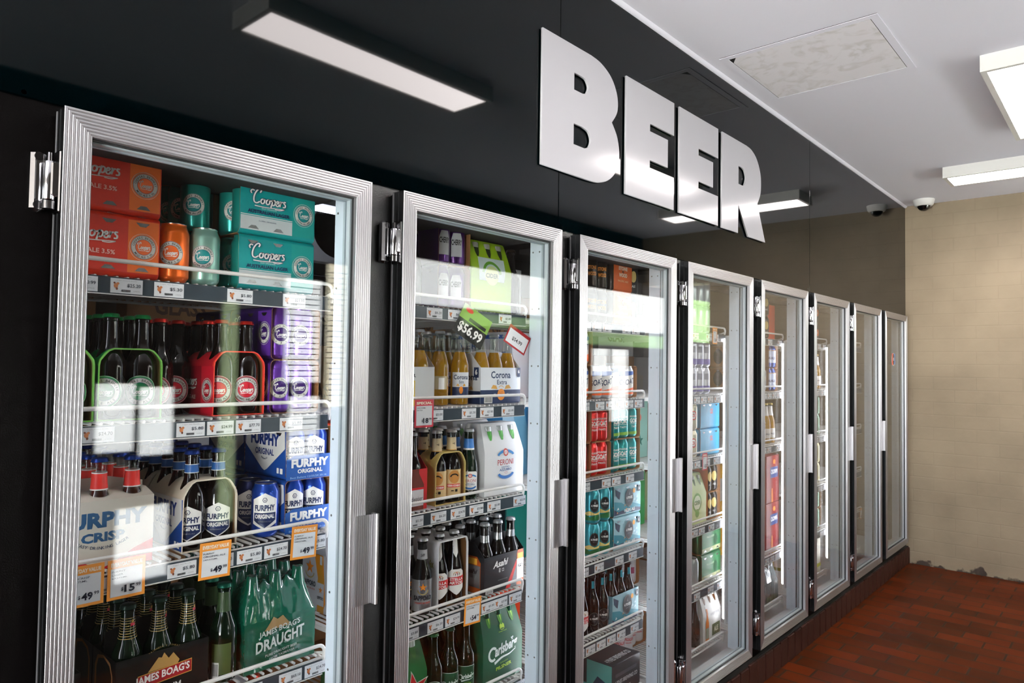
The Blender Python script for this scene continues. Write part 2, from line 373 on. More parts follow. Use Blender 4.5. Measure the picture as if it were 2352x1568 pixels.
new('window_pane', MB().box(-3.553, LO[0]+.04, LO[2]+.04, -3.547, LO[1]-.04, LO[3]-.04, glassmat('fill_window_glass', (.97, .985, .98), .06)).mesh('window_pane'), r_)
pl = bpy.data.lights.new('daylight_portal', 'AREA'); pl.shape = 'RECTANGLE'; pl.size = LO[3]-LO[2]; pl.size_y = LO[1]-LO[0]; pl.cycles.is_portal = True
po = bpy.data.objects.new('daylight_portal', pl); COL.objects.link(po); po.location = (-3.61, (LO[0]+LO[1])/2, (LO[2]+LO[3])/2); po.rotation_euler = (0, -PI/2, 0)
# glossy black fascia, three boards with open joints
mb = MB(); js = [-3.5, 1.8915, 4.3400, XE]
for i in range(3):
    a, c = js[i]+.0012, js[i+1]-.0012
    mb.bbox(a, .050, 2.0535, c, .062, ZC-.001, FASCIA, .0012)
mb.box(-3.5, .063, 2.04, XE, .12, ZC, CABINET)
struct('wall_cooler', mb)
mb = MB()
mb.prism([(.050, ZC), (.034, ZC), (.036, ZC-.006), (.044, ZC-.013), (.050, ZC-.014)], -3.5, XE, CEIL, lambda u, v, d: (d, u, v))
struct('trim_1', mb)
# small screws along the fascia
mb = MB()
SCREW = mat('screw_zinc', (150, 150, 150), .3, 1.)
SCW = ((.3535, 2.061), (1.138, 2.062), (1.874, 2.064), (1.915, 2.064), (2.708, 2.070), (3.49, 2.070), (4.31, 2.070), (2.70, 2.9600), (3.35, 2.955), (4.0, 2.955), (1.5, 2.96), (4.9, 2.955), (5.7, 2.955))
for x, z in SCW:
    o = new('fascia_screw', MB().lathe([(.0045, 0), (.0042, .0012), (.002, .0016)], SCREW, 10, (0, 0, 0), 'y').lathe([(.0016, .0016), (.0014, .0019)], BLACK, 6, (0, 0, 0), 'y').mesh('fascia_screw'), None, (x, .050, z), 0,
            label='%s screw from the left along the %s edge of the black fascia' % (('first', 'second', 'third', 'fourth', 'fifth', 'sixth', 'seventh')[sum(1 for q in SCW if q[0] < x and (q[1] > 2.5) == (z > 2.5))], 'upper' if z > 2.5 else 'lower'), category='screw', group='fascia fixing screws')
# black cabinet front with one opening per door
def ox(i): return X0+i*P+.030
mb = MB()
edges = [(-3.5, ox(0))]+[(ox(i)+DW-.06, ox(i+1)) for i in range(NB-1)]+[(ox(NB-1)+DW-.06, XE)]
for i, (a, c) in enumerate(edges):
    mb.box(a, .055, .14, c, .060, 2.053, CABINET if i == 0 else MULLF)
    if i not in (0, NB): mb.box(a, .060, .16, c, .112, 2.02, GREYPANEL)
    else: mb.box(a, .060, .16, c, .112, 2.02, GREYPANEL)
    for s, x in ((1, a), (-1, c)):
        if -1 < x < 6.6:
            for z in [.45+.19*k for k in range(9)]:
                for y in (.072, .100):
                    if s == 1: mb.lathe([(.0032, 0), (.0024, .0014), (.0008, .0018)], SCREW, 8, (x, y, z), 'x', True, True) if False else mb.lathe([(.0008, -.0018), (.0024, -.0014), (.0032, 0)], SCREW, 8, (x, y, z), 'x')
for i in range(NB):
    a, c = ox(i), ox(i)+DW-.06
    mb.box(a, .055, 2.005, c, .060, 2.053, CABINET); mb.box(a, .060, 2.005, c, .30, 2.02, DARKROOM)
    mb.box(a, .055, .14, c, .060, .225, CABINET); mb.box(a, .060, .14, c, .112, .222, WHITEPANEL)
struct('wall_front', mb)
# cool room behind the doors
mb = MB()
mb.box(-.6, .112, .12, XE, 2.7, .165, WHITEPANEL)
struct('floor_coolroom', mb)
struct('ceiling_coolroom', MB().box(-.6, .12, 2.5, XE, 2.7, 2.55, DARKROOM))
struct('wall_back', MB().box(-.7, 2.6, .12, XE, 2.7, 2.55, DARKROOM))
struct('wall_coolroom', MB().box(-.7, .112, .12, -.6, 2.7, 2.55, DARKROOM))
# brick plinth: soldier course under the doors
mb = MB(); mb.box(-3.5, .036, 0, XE, .08, .14, PLINTHM)
x = -3.4; rnd = random.Random(5)
while x < XE-.03:
    c = min(x+.092, XE); mb.bbox(x, .026+rnd.uniform(-.001, .001), 0, c, .07, .135+rnd.uniform(-.004, .004), PLINTHB, .004); x += .102
struct('trim_2', mb)
# shop window wall opposite, openings with daylight behind them
OPEN = [(-3.4, -2.3, .04, 2.2), (1.31, 1.50, 1.11, 1.47), (1.52, 1.70, 1.08, 1.45), (1.42, 1.69, .43, .82), (1.96, 2.06, .66, 1.94),  # first opening added for more daylight, clear of the door reflections
        (2.36, 2.62, 1.46, 2.12), (2.66, 2.84, 1.30, 2.24), (2.40, 2.62, .98, 1.38), (2.95, 4.98, 2.03, 2.37), (3.9, 4.98, 1.90, 2.0),
        (5.40, 7.05, 1.96, 2.36), (5.40, 7.05, 1.80, 1.93), (5.67, 5.95, 1.50, 1.77), (5.99, 6.30, 1.04, 1.77), (7.35, 9.3, 1.90, 2.40)]
xs = sorted({-3.5, 9.6}|{v for o in OPEN for v in o[:2]}); zs = sorted({0, ZC}|{v for o in OPEN for v in o[2:]})
mb = MB(); SHOPW = mat('shop_window_wall', (40, 35, 31), .8)
for i in range(len(xs)-1):
    z0 = 0
    col = []
    for j in range(len(zs)-1):
        cx_, cz_ = (xs[i]+xs[i+1])/2, (zs[j]+zs[j+1])/2
        col.append(any(o[0] < cx_ < o[1] and o[2] < cz_ < o[3] for o in OPEN))
    j = 0
    while j < len(col):
        if col[j]: j += 1; continue
        k = j
        while k+1 < len(col) and not col[k+1]: k += 1
        mb.box(xs[i], YW-.008, zs[j], xs[i+1], YW, zs[k+1], SHOPW); j = k+1
struct('wall_windows', mb)
WFR = mat('window_frame_white', (220, 220, 220), .4)
for k, o in enumerate(OPEN):
    mb = MB(); t = .004
    for q in ((o[0], o[2], o[1], o[2]+t), (o[0], o[3]-t, o[1], o[3]), (o[0], o[2], o[0]+t, o[3]), (o[1]-t, o[2], o[1], o[3])):
        mb.box(q[0], YW-.010, q[1], q[2], YW-.002, q[3], WFR)
    r = struct('window_%d' % (k+1), mb)
    g = new('window_pane', MB().box(o[0]+t, YW-.008, o[2]+t, o[1]-t, YW-.005, o[3]-t, DOORGLASS).mesh('window_pane'), r)
    pl = bpy.data.lights.new('daylight_portal', 'AREA'); pl.shape = 'RECTANGLE'; pl.size = o[1]-o[0]; pl.size_y = o[3]-o[2]
    pl.cycles.is_portal = True
    po = bpy.data.objects.new('daylight_portal', pl); COL.objects.link(po)
    po.location = ((o[0]+o[1])/2, YW-.07, (o[2]+o[3])/2); po.rotation_euler = (PI/2, 0, 0)
PW = papermat('poster_paper', (244, 244, 242), .68); PV = papermat('notice_paper', (246, 246, 244), .8); PG = papermat('poster_green', (122, 152, 98), .16); PD = papermat('poster_dull_green', (150, 166, 128)); PC = papermat('poster_cream', (236, 226, 200), .6)
for k, pm, lab in ((1, PV, 'left white sheet of the upper pair taped in the shop window'), (2, PV, 'right white sheet of the upper pair taped in the shop window'), (3, PV, 'small white notice low in the shop window'),
                   (4, PD, 'narrow green banner strip in the shop window'), (5, PV, 'ruled white price list beside the green banner'), (6, PC, 'cream tall price list at window edge'), (7, PV, 'lower white ruled notice below the price list'),
                   (8, PW, 'wide white transom poster nearest the entrance'), (9, PG, 'green lower edge strip under the wide transom poster'), (10, PW, 'white transom poster near the brick end wall'),
                   (11, PG, 'green band under the far transom poster'), (12, PW, 'small square white sheet below the green band'), (13, PW, 'tall white sheet below the green band'), (14, PG, 'large green poster in the alcove window')):
    o = OPEN[k]
    mb = MB().add([(o[0]-.004, YW+.001, o[2]-.004), (o[1]+.004, YW+.001, o[2]-.004), (o[1]+.004, YW+.001, o[3]+.004), (o[0]-.004, YW+.001, o[3]+.004)], [(0, 1, 2, 3)], pm)
    if k in (5, 6, 7):
        z = o[2]+.04
        while z < o[3]-.03: mb.box(o[0]+.02, YW+.0017, z, o[1]-.02, YW+.002, z+.006, GREY); z += .035
    thing('window_poster', lab, 'poster', data=mb.mesh('window_poster'))

# ================================================================ FIXTURES
def ceiling_light(x0, y0, x1, y1, label):
    t = thing('ceiling_light', label, 'light', ((x0+x1)/2, (y0+y1)/2, ZC), 0, 'surface mounted light panels')
    a, c = (x1-x0)/2, (y1-y0)/2; h = .074; mb = MB(); w = .024
    for q in ((-a, -c, a, -c+w), (-a, c-w, a, c), (-a, -c+w, -a+w, c-w), (a-w, -c+w, a, c-w)): mb.box(q[0], q[1], -h, q[2], q[3], 0, LAMPBOX)
    mb.box(-a+w, -c+w, -h+.012, a-w, c-w, -.001, LAMPBOX)
    new('housing', mb.mesh('housing'), t)
    new('diffuser', MB().box(-a+w+.0005, -c+w+.0005, -h+.004, a-w-.0005, c-w-.0005, -h+.0118, DIFF).mesh('diffuser'), t)
ceiling_light(1.335, -1.165, 2.555, -.89, 'long white light panel mirrored in the fascia left of the sign letters')
ceiling_light(3.65, -1.155, 4.87, -.91, 'long white light panel on the ceiling beside the access hatch')
ceiling_light(5.52, -1.66, 5.82, -.43, 'light panel set crosswise just before the brick end wall')
ceiling_light(-1.6, -1.305, -.38, -1.06, 'light panel over the shop entrance behind the viewer')  # unseen panel added for extra brightness

# access hatch
t = thing('ceiling_hatch', 'square plaster access hatch in the ceiling with a chipped corner', 'hatch', (3.285, -.347, ZC))
mb = MB(); a = .325; w = .03
for q in ((-a, -a, a, -a+w), (-a, a-w, a, a), (-a, -a+w, -a+w, a-w), (a-w, -a+w, a, a-w)): mb.box(q[0], q[1], -.003, q[2], q[3], 0, CEIL)
new('hatch_frame', mb.mesh('hatch_frame'), t)
mb = MB().box(-a+w, -a+w, -.0012, a-w, a-w, 0, BLACK); mb.box(-a-.002, -a, -.0012, -a+.0005, a, 0, BLACK)  # black sheet stands in for the shade in the hatch gap
new('gap_shade_sheet', mb.mesh('gap_shade_sheet'), t)
b_ = a-w-.003
new('hatch_board', MB().prism([(-b_, -b_), (b_, -b_), (b_, b_), (-b_+.045, b_), (-b_, b_-.03)], -.0025, -.0013, HATCHM, lambda u, v, d: (u, v, d)).mesh('hatch_board'), t)
# camera dome
t = thing('security_camera', 'white dome security camera in the ceiling corner by the brick wall', 'camera', (6.48, -.125, ZC))
new('mount', MB().lathe([(.060, -.052), (.070, -.040), (.078, -.008), (.078, 0)], LAMPBOX, 32).mesh('mount'), t)
new('dome', MB().lathe([(.001, -.092), (.018, -.089), (.033, -.080), (.043, -.066), (.047, -.0515)], mat('smoked_dome', (12, 12, 13), .06, coat=.5), 28).mesh('dome'), t)

# the four raised letters
def letter(ch, outline, holes, lab):
    cu = bpy.data.curves.new(ch, 'CURVE'); cu.dimensions = '2D'; cu.fill_mode = 'BOTH'; cu.extrude = .0032; cu.bevel_depth = .0008; cu.bevel_resolution = 1
    x0 = min(p[0] for p in outline)
    for pts in [outline]+holes:
        sp = cu.splines.new('POLY'); sp.points.add(len(pts)-1); sp.use_cyclic_u = True
        for i, p in enumerate(pts): sp.points[i].co = (p[0]-x0, p[1]-2.2515, 0, 1)
    o = bpy.data.objects.new(ch, cu); me = bpy.data.meshes.new_from_object(o); bpy.data.objects.remove(o)
    me.transform(Matrix.Rotation(PI/2, 4, 'X')); me.materials.clear(); me.materials.append(LETTER)
    for p in me.polygons: p.material_index = 0
    r = thing('sign_letter', lab, 'sign letter', (x0, .0418, 2.2515), 0, 'raised letters of the beer sign', me)
    for hz in (.06, .39): new('standoff', MB().box(.054, .0, hz-.006, .066, .0084, hz+.006, LETTER).mesh('standoff'), r)
def cm(p): return catmull(p, 6)
letter('B', [(1.782, 2.2515), (1.782, 2.7035)]+[(2.02, 2.7035)]+cm([(2.055, 2.7035), (2.120, 2.695), (2.187, 2.663), (2.226, 2.608), (2.228, 2.548), (2.192, 2.4975)])+cm([(2.192, 2.4975), (2.228, 2.452), (2.244, 2.390), (2.228, 2.328), (2.178, 2.281), (2.110, 2.256), (2.045, 2.2515)]),
       [[(1.956, 2.610), (1.956, 2.5495)]+cm([(2.005, 2.5495), (2.028, 2.557), (2.041, 2.582), (2.026, 2.605), (2.0, 2.610)]), [(1.956, 2.432), (1.956, 2.3585)]+cm([(2.02, 2.3585), (2.047, 2.37), (2.059, 2.397), (2.045, 2.423), (2.01, 2.432)])], 'large white raised capital letter B starting the sign on the black fascia')
def letE(x0, x1):
    w = x1-x0; k = w/.37
    return [(x0, 2.2515), (x0, 2.7045), (x1, 2.7045), (x1, 2.5665), (x0+.175*k, 2.5665), (x0+.175*k, 2.5355), (x1-.052, 2.5355), (x1-.052, 2.4195), (x0+.175*k, 2.4195), (x0+.175*k, 2.3885), (x1, 2.3885), (x1, 2.2515)]
letter('E', letE(2.290, 2.662), [], 'white raised letter E directly right of the B')
letter('E', letE(2.709, 3.080), [], 'white raised letter E directly left of the R')
letter('R', [(3.120, 2.2515), (3.123, 2.7035), (3.36, 2.7035)]+cm([(3.395, 2.7035), (3.462, 2.695), (3.528, 2.660), (3.574, 2.590), (3.574, 2.500), (3.533, 2.436)])+[(3.635, 2.2515), (3.422, 2.2515), (3.303, 2.392), (3.300, 2.2515)],
       [[(3.304, 2.582), (3.304, 2.493)]+cm([(3.350, 2.493), (3.375, 2.503), (3.392, 2.540), (3.376, 2.572), (3.35, 2.582)])], 'white raised capital letter R ending the sign')

# ================================================================ DOORS
def frame_mesh(far=False):
    mb = MB(); prof = [(0, .044), (0, .0006), (.0006, 0)]
    if 1:
        for k in range(7):
            d = .0006+k*.0062
            prof += [(d+.0006, .0002), (d+.0012, 0), (d+.0034, 0), (d+.0042, .0005), (d+.0048, .0017), (d+.0056, .0017), (d+.0062, .0006)]
    prof += [(.0444, 0), (.0452, 0), (.0458, .0008), (.0458, .0135)]
    def loop(d, y): return [(d, y, ZB+d), (DW-d, y, ZB+d), (DW-d, y, ZT-d), (d, y, ZT-d)]
    vs = []
    for d, y in prof: vs += loop(d, y)
    n = len(prof)
    side = [(j, (j+1) % 4, 4+(j+1) % 4, 4+j) for j in range(4)]
    mb.add(vs[:8], side, FRAMESIDE)
    fs = []
    for k in range(1, n-1):
        for j in range(4): fs.append((k*4+j, k*4+(j+1) % 4, (k+1)*4+(j+1) % 4, (k+1)*4+j))
    mb.add(vs, fs, FRAME)
    # dark groove and bright arris down the door edge
    mb.box(-.0008, .020, ZB+.002, .0002, .0215, ZT-.002, RUBBER)
    mb.box(-.0008, .040, ZB+.002, .0002, .0445, ZT-.002, FRAME)
    return mb.mesh('frame', 25)
def rectring(mb, d0, d1, y0, y1, m):
    a = [(d0, ZB+d0), (DW-d0, ZB+d0), (DW-d0, ZT-d0), (d0, ZT-d0)]; b = [(d1, ZB+d1), (DW-d1, ZB+d1), (DW-d1, ZT-d1), (d1, ZT-d1)]
    vs = [(x, y0, z) for x, z in a]+[(x, y0, z) for x, z in b]+[(x, y1, z) for x, z in a]+[(x, y1, z) for x, z in b]
    fs = []
    for j in range(4):
        k = (j+1) % 4; fs += [(j, k, 4+k, 4+j), (8+j, 12+j, 12+k, 8+k), (j, 8+j, 8+k, k), (4+j, 4+k, 12+k, 12+j)]
    mb.add(vs, fs, m)
FM = frame_mesh()
mb = MB(); rectring(mb, .0445, .0495, .0125, .0158, RUBBER); rectring(mb, .004, .030, .0445, .0535, RUBBER); GASK = mb.mesh('gasket')
mb = MB(); rectring(mb, .0445, .0520, .019, .033, mat('glass_spacer_aluminium', (176, 188, 194), .35, .2)); rectring(mb, .030, .0535, .0365, .0440, mat('inner_frame_aluminium', (184, 198, 208), .4, .2)); SPAC = mb.mesh('inner_frame')
PANE1 = MB().box(.0458, .0158, ZB+.0458, DW-.0458, .0188, ZT-.0458, DOORGLASS).mesh('outer_pane')
PANE2 = MB().box(.0458, .0331, ZB+.0458, DW-.0458, .0361, ZT-.0458, DOORGLASS).mesh('inner_pane')
mb = MB()   # pull handle
for k in range(8): mb.box(DW-.030+k*.0062, -.0045, 1.0065, DW-.030+k*.0062+.0046, -.0002, 1.2215, FRAME)
mb.box(DW-.030, -.0030, 1.0065, DW+.020, .0, 1.2215, FRAME)
mb.prism([(DW+.0195, 0), (DW+.0195, -.016), (DW+.0215, -.018), (DW+.0265, -.018), (DW+.0275, -.017), (DW+.0275, .004), (DW+.0195, .004)], 1.0045, 1.2235, FRAME, lambda u, v, d: (u, v, d))
HANDLE = mb.mesh('handle')
def hinge(z):
    mb = MB()
    mb.bbox(-.040, .030, z-.055, -.016, .054, z+.055, CHROME, .006)
    mb.box(-.034, .022, z-.034, -.030, .031, z+.034, CHROME)
    mb.lathe([(.0085, z-.034), (.0095, z-.032), (.0095, z+.032), (.0085, z+.034)], CHROME, 16, (-.0155, .018, 0))
    mb.lathe([(.0035, z+.034), (.0035, z+.050)], CHROME, 10, (-.0155, .018, 0))
    mb.lathe([(.010, z-.050), (.010, z-.036)], CHROME, 16, (-.0155, .018, 0))
    mb.bbox(-.016, .006, z-.028, .0012, .030, z+.034, CHROME, .003)
    mb.bbox(-.004, .0040, z-.055, .0005, .042, z+.055, CHROME, .002)
    return mb
def bolt(z):
    return MB().lathe([(.0075, 0), (.0075, .003), (.005, .006), (.001, .0068)], CHROME, 14, (-.028, .030, z), 'y').lathe([(.0022, .0066), (.0020, .0072)], BLACK, 6, (-.028, .030, z), 'y')
HB = [(z, hinge(z).mesh('hinge'), [bolt(z+.043).mesh('bolt'), bolt(z-.043).mesh('bolt')]) for z in (1.905, .325)]
ordw = ['nearest', 'second', 'third', 'fourth', 'fifth', 'sixth', 'seventh', 'last']
for i in range(NB):
    lab = {0: 'nearest tall glass cooler door, largest in view, in ribbed aluminium frame', 7: 'last cooler glass door, beside the brick wall, with a round sticker'}.get(i, 'glass cooler door in aluminium frame, %s along from the nearest' % ordw[i])
    t = thing('cooler_door', lab, 'door', (X0+i*P, 0, 0), 0, 'glass cooler doors along the wall')
    new('frame', FM, t); new('gasket', GASK, t); new('inner_frame', SPAC, t); new('outer_pane', PANE1, t); new('inner_pane', PANE2, t)
    if i < 7: new('handle', HANDLE, t)
    if i < 7:
        for z, hm, bs in HB:
            h = new('hinge', hm, t)
            for b_ in bs: new('bolt', b_, h)
# strip lights behind the mullions
for i in range(0, 7):
    xm = X0+i*P-.05
    off = {3: .060-.002, 4: .0, 5: .0, 6: .0}.get(i, 0)
    xl = xm if i < 4 else X0+(i-1)*P+DW-.030-.010
    t = thing('strip_light', 'vertical cool white strip light %s' % ('inside the cooler, left of the nearest door' if i == 0 else 'behind the post between the %s and %s doors' % (ordw[i-1], ordw[i])), 'light', (xl, .128, 0), 0, 'cooler strip lights')
    new('backing', MB().box(-.012, -.0158, .34, .012, -.006, 1.75, WHITEPANEL).mesh('backing'), t)
    new('tube', MB().lathe([(.006, .36), (.0085, .365), (.0085, 1.735), (.006, 1.74)], LEDM, 14).mesh('tube'), t)

# ================================================================ SHELVES
DECK = [1.765, 1.465, 1.165, .850, .555, .260]
def sx0(i): return X0+i*P
SHL = DW-.028      # shelf length
mb = MB()
for k in range(31): mb.tube([(.012+k*(SHL-.024)/30, .012, -.004), (.012+k*(SHL-.024)/30, .585, -.004)], .0032, WHITEWIRE, 6)
for y in (.006, .30, .590): mb.tube([(0, y, -.0105), (SHL, y, -.0105)], .0045, WHITEWIRE, 6)
for x in (.0, SHL): mb.tube([(x, .0, -.010), (x, .60, -.010)], .0050, WHITEWIRE, 6)
DECKM = mb.mesh('deck')
mb = MB(); R_ = .018
pts = [(0, .0, -.020)]+[(0, -.004, .004)]+[(R_-R_*math.cos(a), -.006, .010+R_*math.sin(a)) for a in (0, .4, .8, 1.2, PI/2)]
pts += [(SHL-p[0], p[1], p[2]) for p in reversed(pts)]
mb.tube(pts, .0046, WHITEWIRE, 10)
for x in (0, SHL): mb.tube([(x, -.006, .006), (x, .05, -.010)], .004, WHITEWIRE, 8)
RAILM = mb.mesh('rail')
mb = MB(); mb.prism([(-.012, .000), (-.0125, -.034), (-.010, -.036), (-.008, -.034), (-.008, .000)], .004, SHL-.010, STRIPPL, lambda u, v, d: (d, u, v-.006))
mb.box(.004, -.0145, -.0425, SHL-.010, -.0085, -.0405, WHITEWIRE)
STRIPM = mb.mesh('ticket_strip')
mb = MB()
for z in (.0, ): 
    mb.prism([(.60, -.012), (.60, -.034), (.58, -.034), (.05, -.022), (.03, -.012)], -.001, .002, WHITEWIRE, lambda u, v, d: (d, u, v))
BRACK = mb.mesh('bracket')
TCK = {}
TICKET = mat('ticket_paper', (226, 228, 232), .35)
LOGO = C(196, 120, 70); LOGO2 = C(120, 60, 30)
def ticket(price, w=.062):
    k = (price, w)
    if k in TCK: return TCK[k]
    a = Art(); h = .030
    a.rect(0, 0, w, h, TICKET)
    a.ell(.0105, .0150, .0042, .0050, LOGO, 12); a.ell(.0140, .0195, .0030, .0026, LOGO, 10); a.ell(.0075, .0205, .0022, .0020, LOGO2, 8); a.ell(.0122, .0090, .0022, .0028, LOGO2, 8)
    a.text('Lager Sixpack Bottle' if len(price) > 5 else 'Lager Ale Bottle', .012, .0250, w-.012, .0274, GREY, .0)
    a.text(price, w-.030, .0125, w-.004, .0205, C(70, 74, 84), .01)
    a.text('IIIIIIIIIIII', .021, .0035, .038, .0080, C(60, 60, 66), .04); a.text('6 PACK', w-.018, .0045, w-.006, .0070, GREY, 0)
    mb = MB(); a.emit(mb, front(0, -.0128, -.0385)); TCK[k] = mb.mesh('price_ticket'); return TCK[k]
PR = ['$5.80', '$24.99', '$77.70', '$5.30', '$25.20', '$27.80', '$21.99', '$50.99', '$6.20', '$65.10', '$24.70', '$5.50']
shw = ['top shelf', 'second shelf', 'third shelf', 'fourth shelf', 'fifth shelf', 'lowest shelf']
TKPOS = {(0, 0): [(.03, '$50.99'), (.115, '$25.20'), (.20, '$5.30'), (.36, '$5.80'), (.50, '$21.99')],
         (0, 1): [(-.01+.02, '$5.30'), (.07, '$24.70'), (.255, '$5.80'), (.322, '$24.99'), (.389, '$77.70'), (.50, '$5.80')],
         (0, 2): [(.10, '$27.80'), (.245, '$5.80'), (.33, '$27.80'), (.40, '$5.80'), (.468, '$24.70'), (.575, '$5.80')],
         (0, 3): [(.10, '$65.10'), (.41, '$24.70'), (.515, '$65.10'), (.585, '$24.70')],
         (1, 0): [(.19, '$6.20'), (.275, '$6.20'), (.5, '$5.80')], (1, 1): [(.20, '$5.00'), (.34, '$5.30'), (.42, '$27.80'), (.52, '$5.80')],
         (1, 2): [(.13, '$5.50'), (.22, '$6.20'), (.30, '$24.70'), (.38, '$5.50'), (.46, '$5.80'), (.585, '$22.99')],
         (1, 3): [(.12, '$5.80'), (.215, '$6.20'), (.285, '$24.99'), (.44, '$5.80'), (.5, '$27.80'), (.57, '$5.80')], (1, 4): [(.2, '$5.80'), (.52, '$25.20'), (.6, '$77.70')]}
for i in range(NB-1):
    for s in range(6):
        if (i, s) in ((4, 3),): continue
        t = thing('wire_shelf', 'white wire cooler shelf, %s behind the %s door' % (shw[s], ordw[i]), 'shelf', (sx0(i)+.014, .146, DECK[s]), 0, 'white wire shelves in the cooler')
        new('deck', DECKM, t); new('rail', RAILM, t); st = new('ticket_strip', STRIPM, t) if not (s == 5 and i >= 3) else None
        for x in (-.001, SHL+.001): new('bracket', BRACK, t, (x, 0, 0))
        pos = TKPOS.get((i, s))
        if pos is None:
            rr = random.Random(i*10+s); pos = []; x = rr.uniform(.02, .12)
            if i < 6 and st:
                while x < .56: pos.append((x, rr.choice(PR))); x += rr.choice((.070, .070, .10, .14))
        for x, pr in pos: new('price_ticket', ticket(pr), st, (x, 0, 0))

# ================================================================ PRODUCTS
class Node:
    def __init__(s, name, me, kids=(), loc=(0, 0, 0), rz=0.): s.name, s.me, s.kids, s.loc, s.rz = name, me, list(kids), loc, rz
    def at(s, x, y, z=0, rz=0.): return Node(s.name, s.me, s.kids, (x, y, z), rz)
def spawn(nd, parent):
    o = new(nd.name, nd.me, parent, nd.loc, nd.rz)
    for k in nd.kids: spawn(k, o)
def place(nd, label, cat, i, s, u, y, dz=0, rz=0., group=None):
    """u, y: base centre measured from the door's left edge and the door face"""
    o = thing(nd.name, label, cat, (sx0(i)+u, y, DECK[s]+.0002+dz), rz+nd.rz, group, nd.me)
    for k in nd.kids: spawn(k, o)
    return o
memo = {}
def cached(fn):
    def g(*a, **k):
        key = (fn.__name__, a, tuple(sorted(k.items())))
        if key not in memo: memo[key] = fn(*a, **k)
        return memo[key]
    return g
# ---- brand artwork -------------------------------------------------
def roundel(a, cx, cy, r, ringc, inner, top, bot, rim=None, script=True):
    if rim: a.ell(cx, cy, r*1.16, r*1.16, rim); a.ring(cx, cy, r*1.13, r*1.13, r*.03, WHITE)
    a.ell(cx, cy, r, r, ringc); a.ring(cx, cy, r*.985, r*.985, r*.03, NAVY); a.ell(cx, cy, r*.66, r*.66, NAVY); a.ell(cx, cy, r*.63, r*.63, inner)
    a.arc(top, cx, cy, r*.72, PI*.98, PI*.02, r*.17, BLACK); a.arc(bot, cx, cy, r*.90, PI*1.2, PI*1.8, r*.17, BLACK, True)
    if script: a.script(cx-r*.52, cy-r*.34, cx+r*.54, cy+r*.42, WHITE, None, .2)
COOP = {'mild': ((206, 40, 8), (238, 108, 22), 'MILD ALE 3.5%', (232, 100, 30)), 'lager': ((0, 150, 150), (24, 158, 150), 'AUSTRALIAN LAGER', (20, 140, 140)),
        'pale': ((0, 132, 64), (10, 110, 50), 'PALE ALE', (0, 110, 60)), 'sparkling': ((150, 14, 34), (196, 24, 44), 'SPARKLING ALE', (196, 24, 44)), 'xpa': ((50, 18, 92), (92, 44, 150), 'XPA', (60, 24, 104))}
def art_coopers(kind, W_, H):
    d, l_, sub, inner = COOP[kind]; a = Art(); w = W_/2; k = W_/.198
    a.rect(-w, 0, w, H, C(*d)); x1 = w-.062*k
    if kind == 'lager': a.rect(-w, 0, x1, H*.30, C(206, 212, 214)); a.rect(-w, H*.315, x1, H*.33, WHITE)
    a.rect(x1, 0, w, H, C(*l_)); roundel(a, (x1+w)/2, H*.5, .0255*k, C(226, 224, 216), C(*inner), 'COOPERS BREWERY', sub, C(*l_))
    a.script(-w+.022*k, H*.50, x1-.018*k, H*.92, WHITE, NAVY if kind == 'lager' else None)
    if kind == 'lager':
        a.text('EASY DRINKING', -w+.052*k, H*.475, x1-.045*k, H*.505, C(170, 220, 216)); a.text('AUSTRALIAN LAGER', -w+.016*k, H*.365, x1-.010*k, H*.445, NAVY, .03); a.text('6 x 375mL  4.2% ALC/VOL', -w+.045*k, H*.2, x1-.045*k, H*.225, NAVY)
    else: a.text({'mild': 'MILD ALE 3.5%', 'xpa': 'XPA', 'pale': 'PALE ALE', 'sparkling': 'SPARKLING ALE'}[kind], -w+.025*k, H*.30, x1-.025*k, H*.385, C(240, 200, 190), .02)
    return a
def fpanel(a, x0, x1, z0, z1, big='ORIGINAL', c=NAVY, small=True):
    """name block of the blue and white range"""
    w = x1-x0; h = z1-z0
    a.text('FURPHY', x0, z0+h*.46, x1, z1, c, .045)
    a.text(big, x0+w*.17, z0, x1-w*.17, z0+h*.34, c, .03)
def art_furphy(W_, H, crisp=False):
    a = Art(); w = W_/2
    base = C(196, 22, 38) if crisp else C(22, 70, 150); a.rect(-w, 0, w, H, base)
    if crisp:
        a.poly([(-w, H), (-w, H*.34), (-w*.62, H*.24), (-w*.2, H*.07), (0, H*.02), (w*.2, H*.07), (w*.62, H*.24), (w, H*.34), (w, H)], C(218, 212, 198))
        a.text('FURPHY', -w*.86, H*.60, w*.86, H*.83, C(30, 84, 128), .05); a.text('CRISP', -w*.42, H*.40, w*.42, H*.54, C(30, 84, 128), .045)
        a.arc('EASY DRINKING LAGER', 0, H*.95, H*.66, PI*1.32, PI*1.68, H*.045, C(40, 60, 90), True)
    else:
        a.poly([(-w*.95, H*1.0), (-w*.98, H*.62), (-w*.12, H*.10), (0, H*.06), (w*.12, H*.10), (w*.98, H*.62), (w*.95, H)], C(224, 222, 220))
        a.text('FURPHY', -w*.70, H*.64, w*.70, H*.92, C(20, 50, 124), .05); a.text('ORIGINAL', -w*.46, H*.42, w*.46, H*.57, C(20, 50, 124), .03)
        a.arc('REFRESHING ALE', 0, H*.55, H*.24, PI*1.3, PI*1.7, H*.035, NAVY, True)
        a.rect(w*.62, H*.05, w*.72, H*.17, WHITE); a.rect(w*.78, H*.05, w*.9, H*.17, WHITE)
    return a
def furphy_flap(W_, H, be=True):
    a = Art(); a.text('FURPHY', -W_*.40, H*.50, W_*.40, H*.86, WHITE, .055)
    if be: a.text('ORIGINAL', -W_*.27, H*.26, W_*.27, H*.44, WHITE, .035); a.text('Best Before 12/05/24 20:16', -W_*.42, H*.06, W_*.36, H*.14, C(150, 180, 220), 0)
    return a
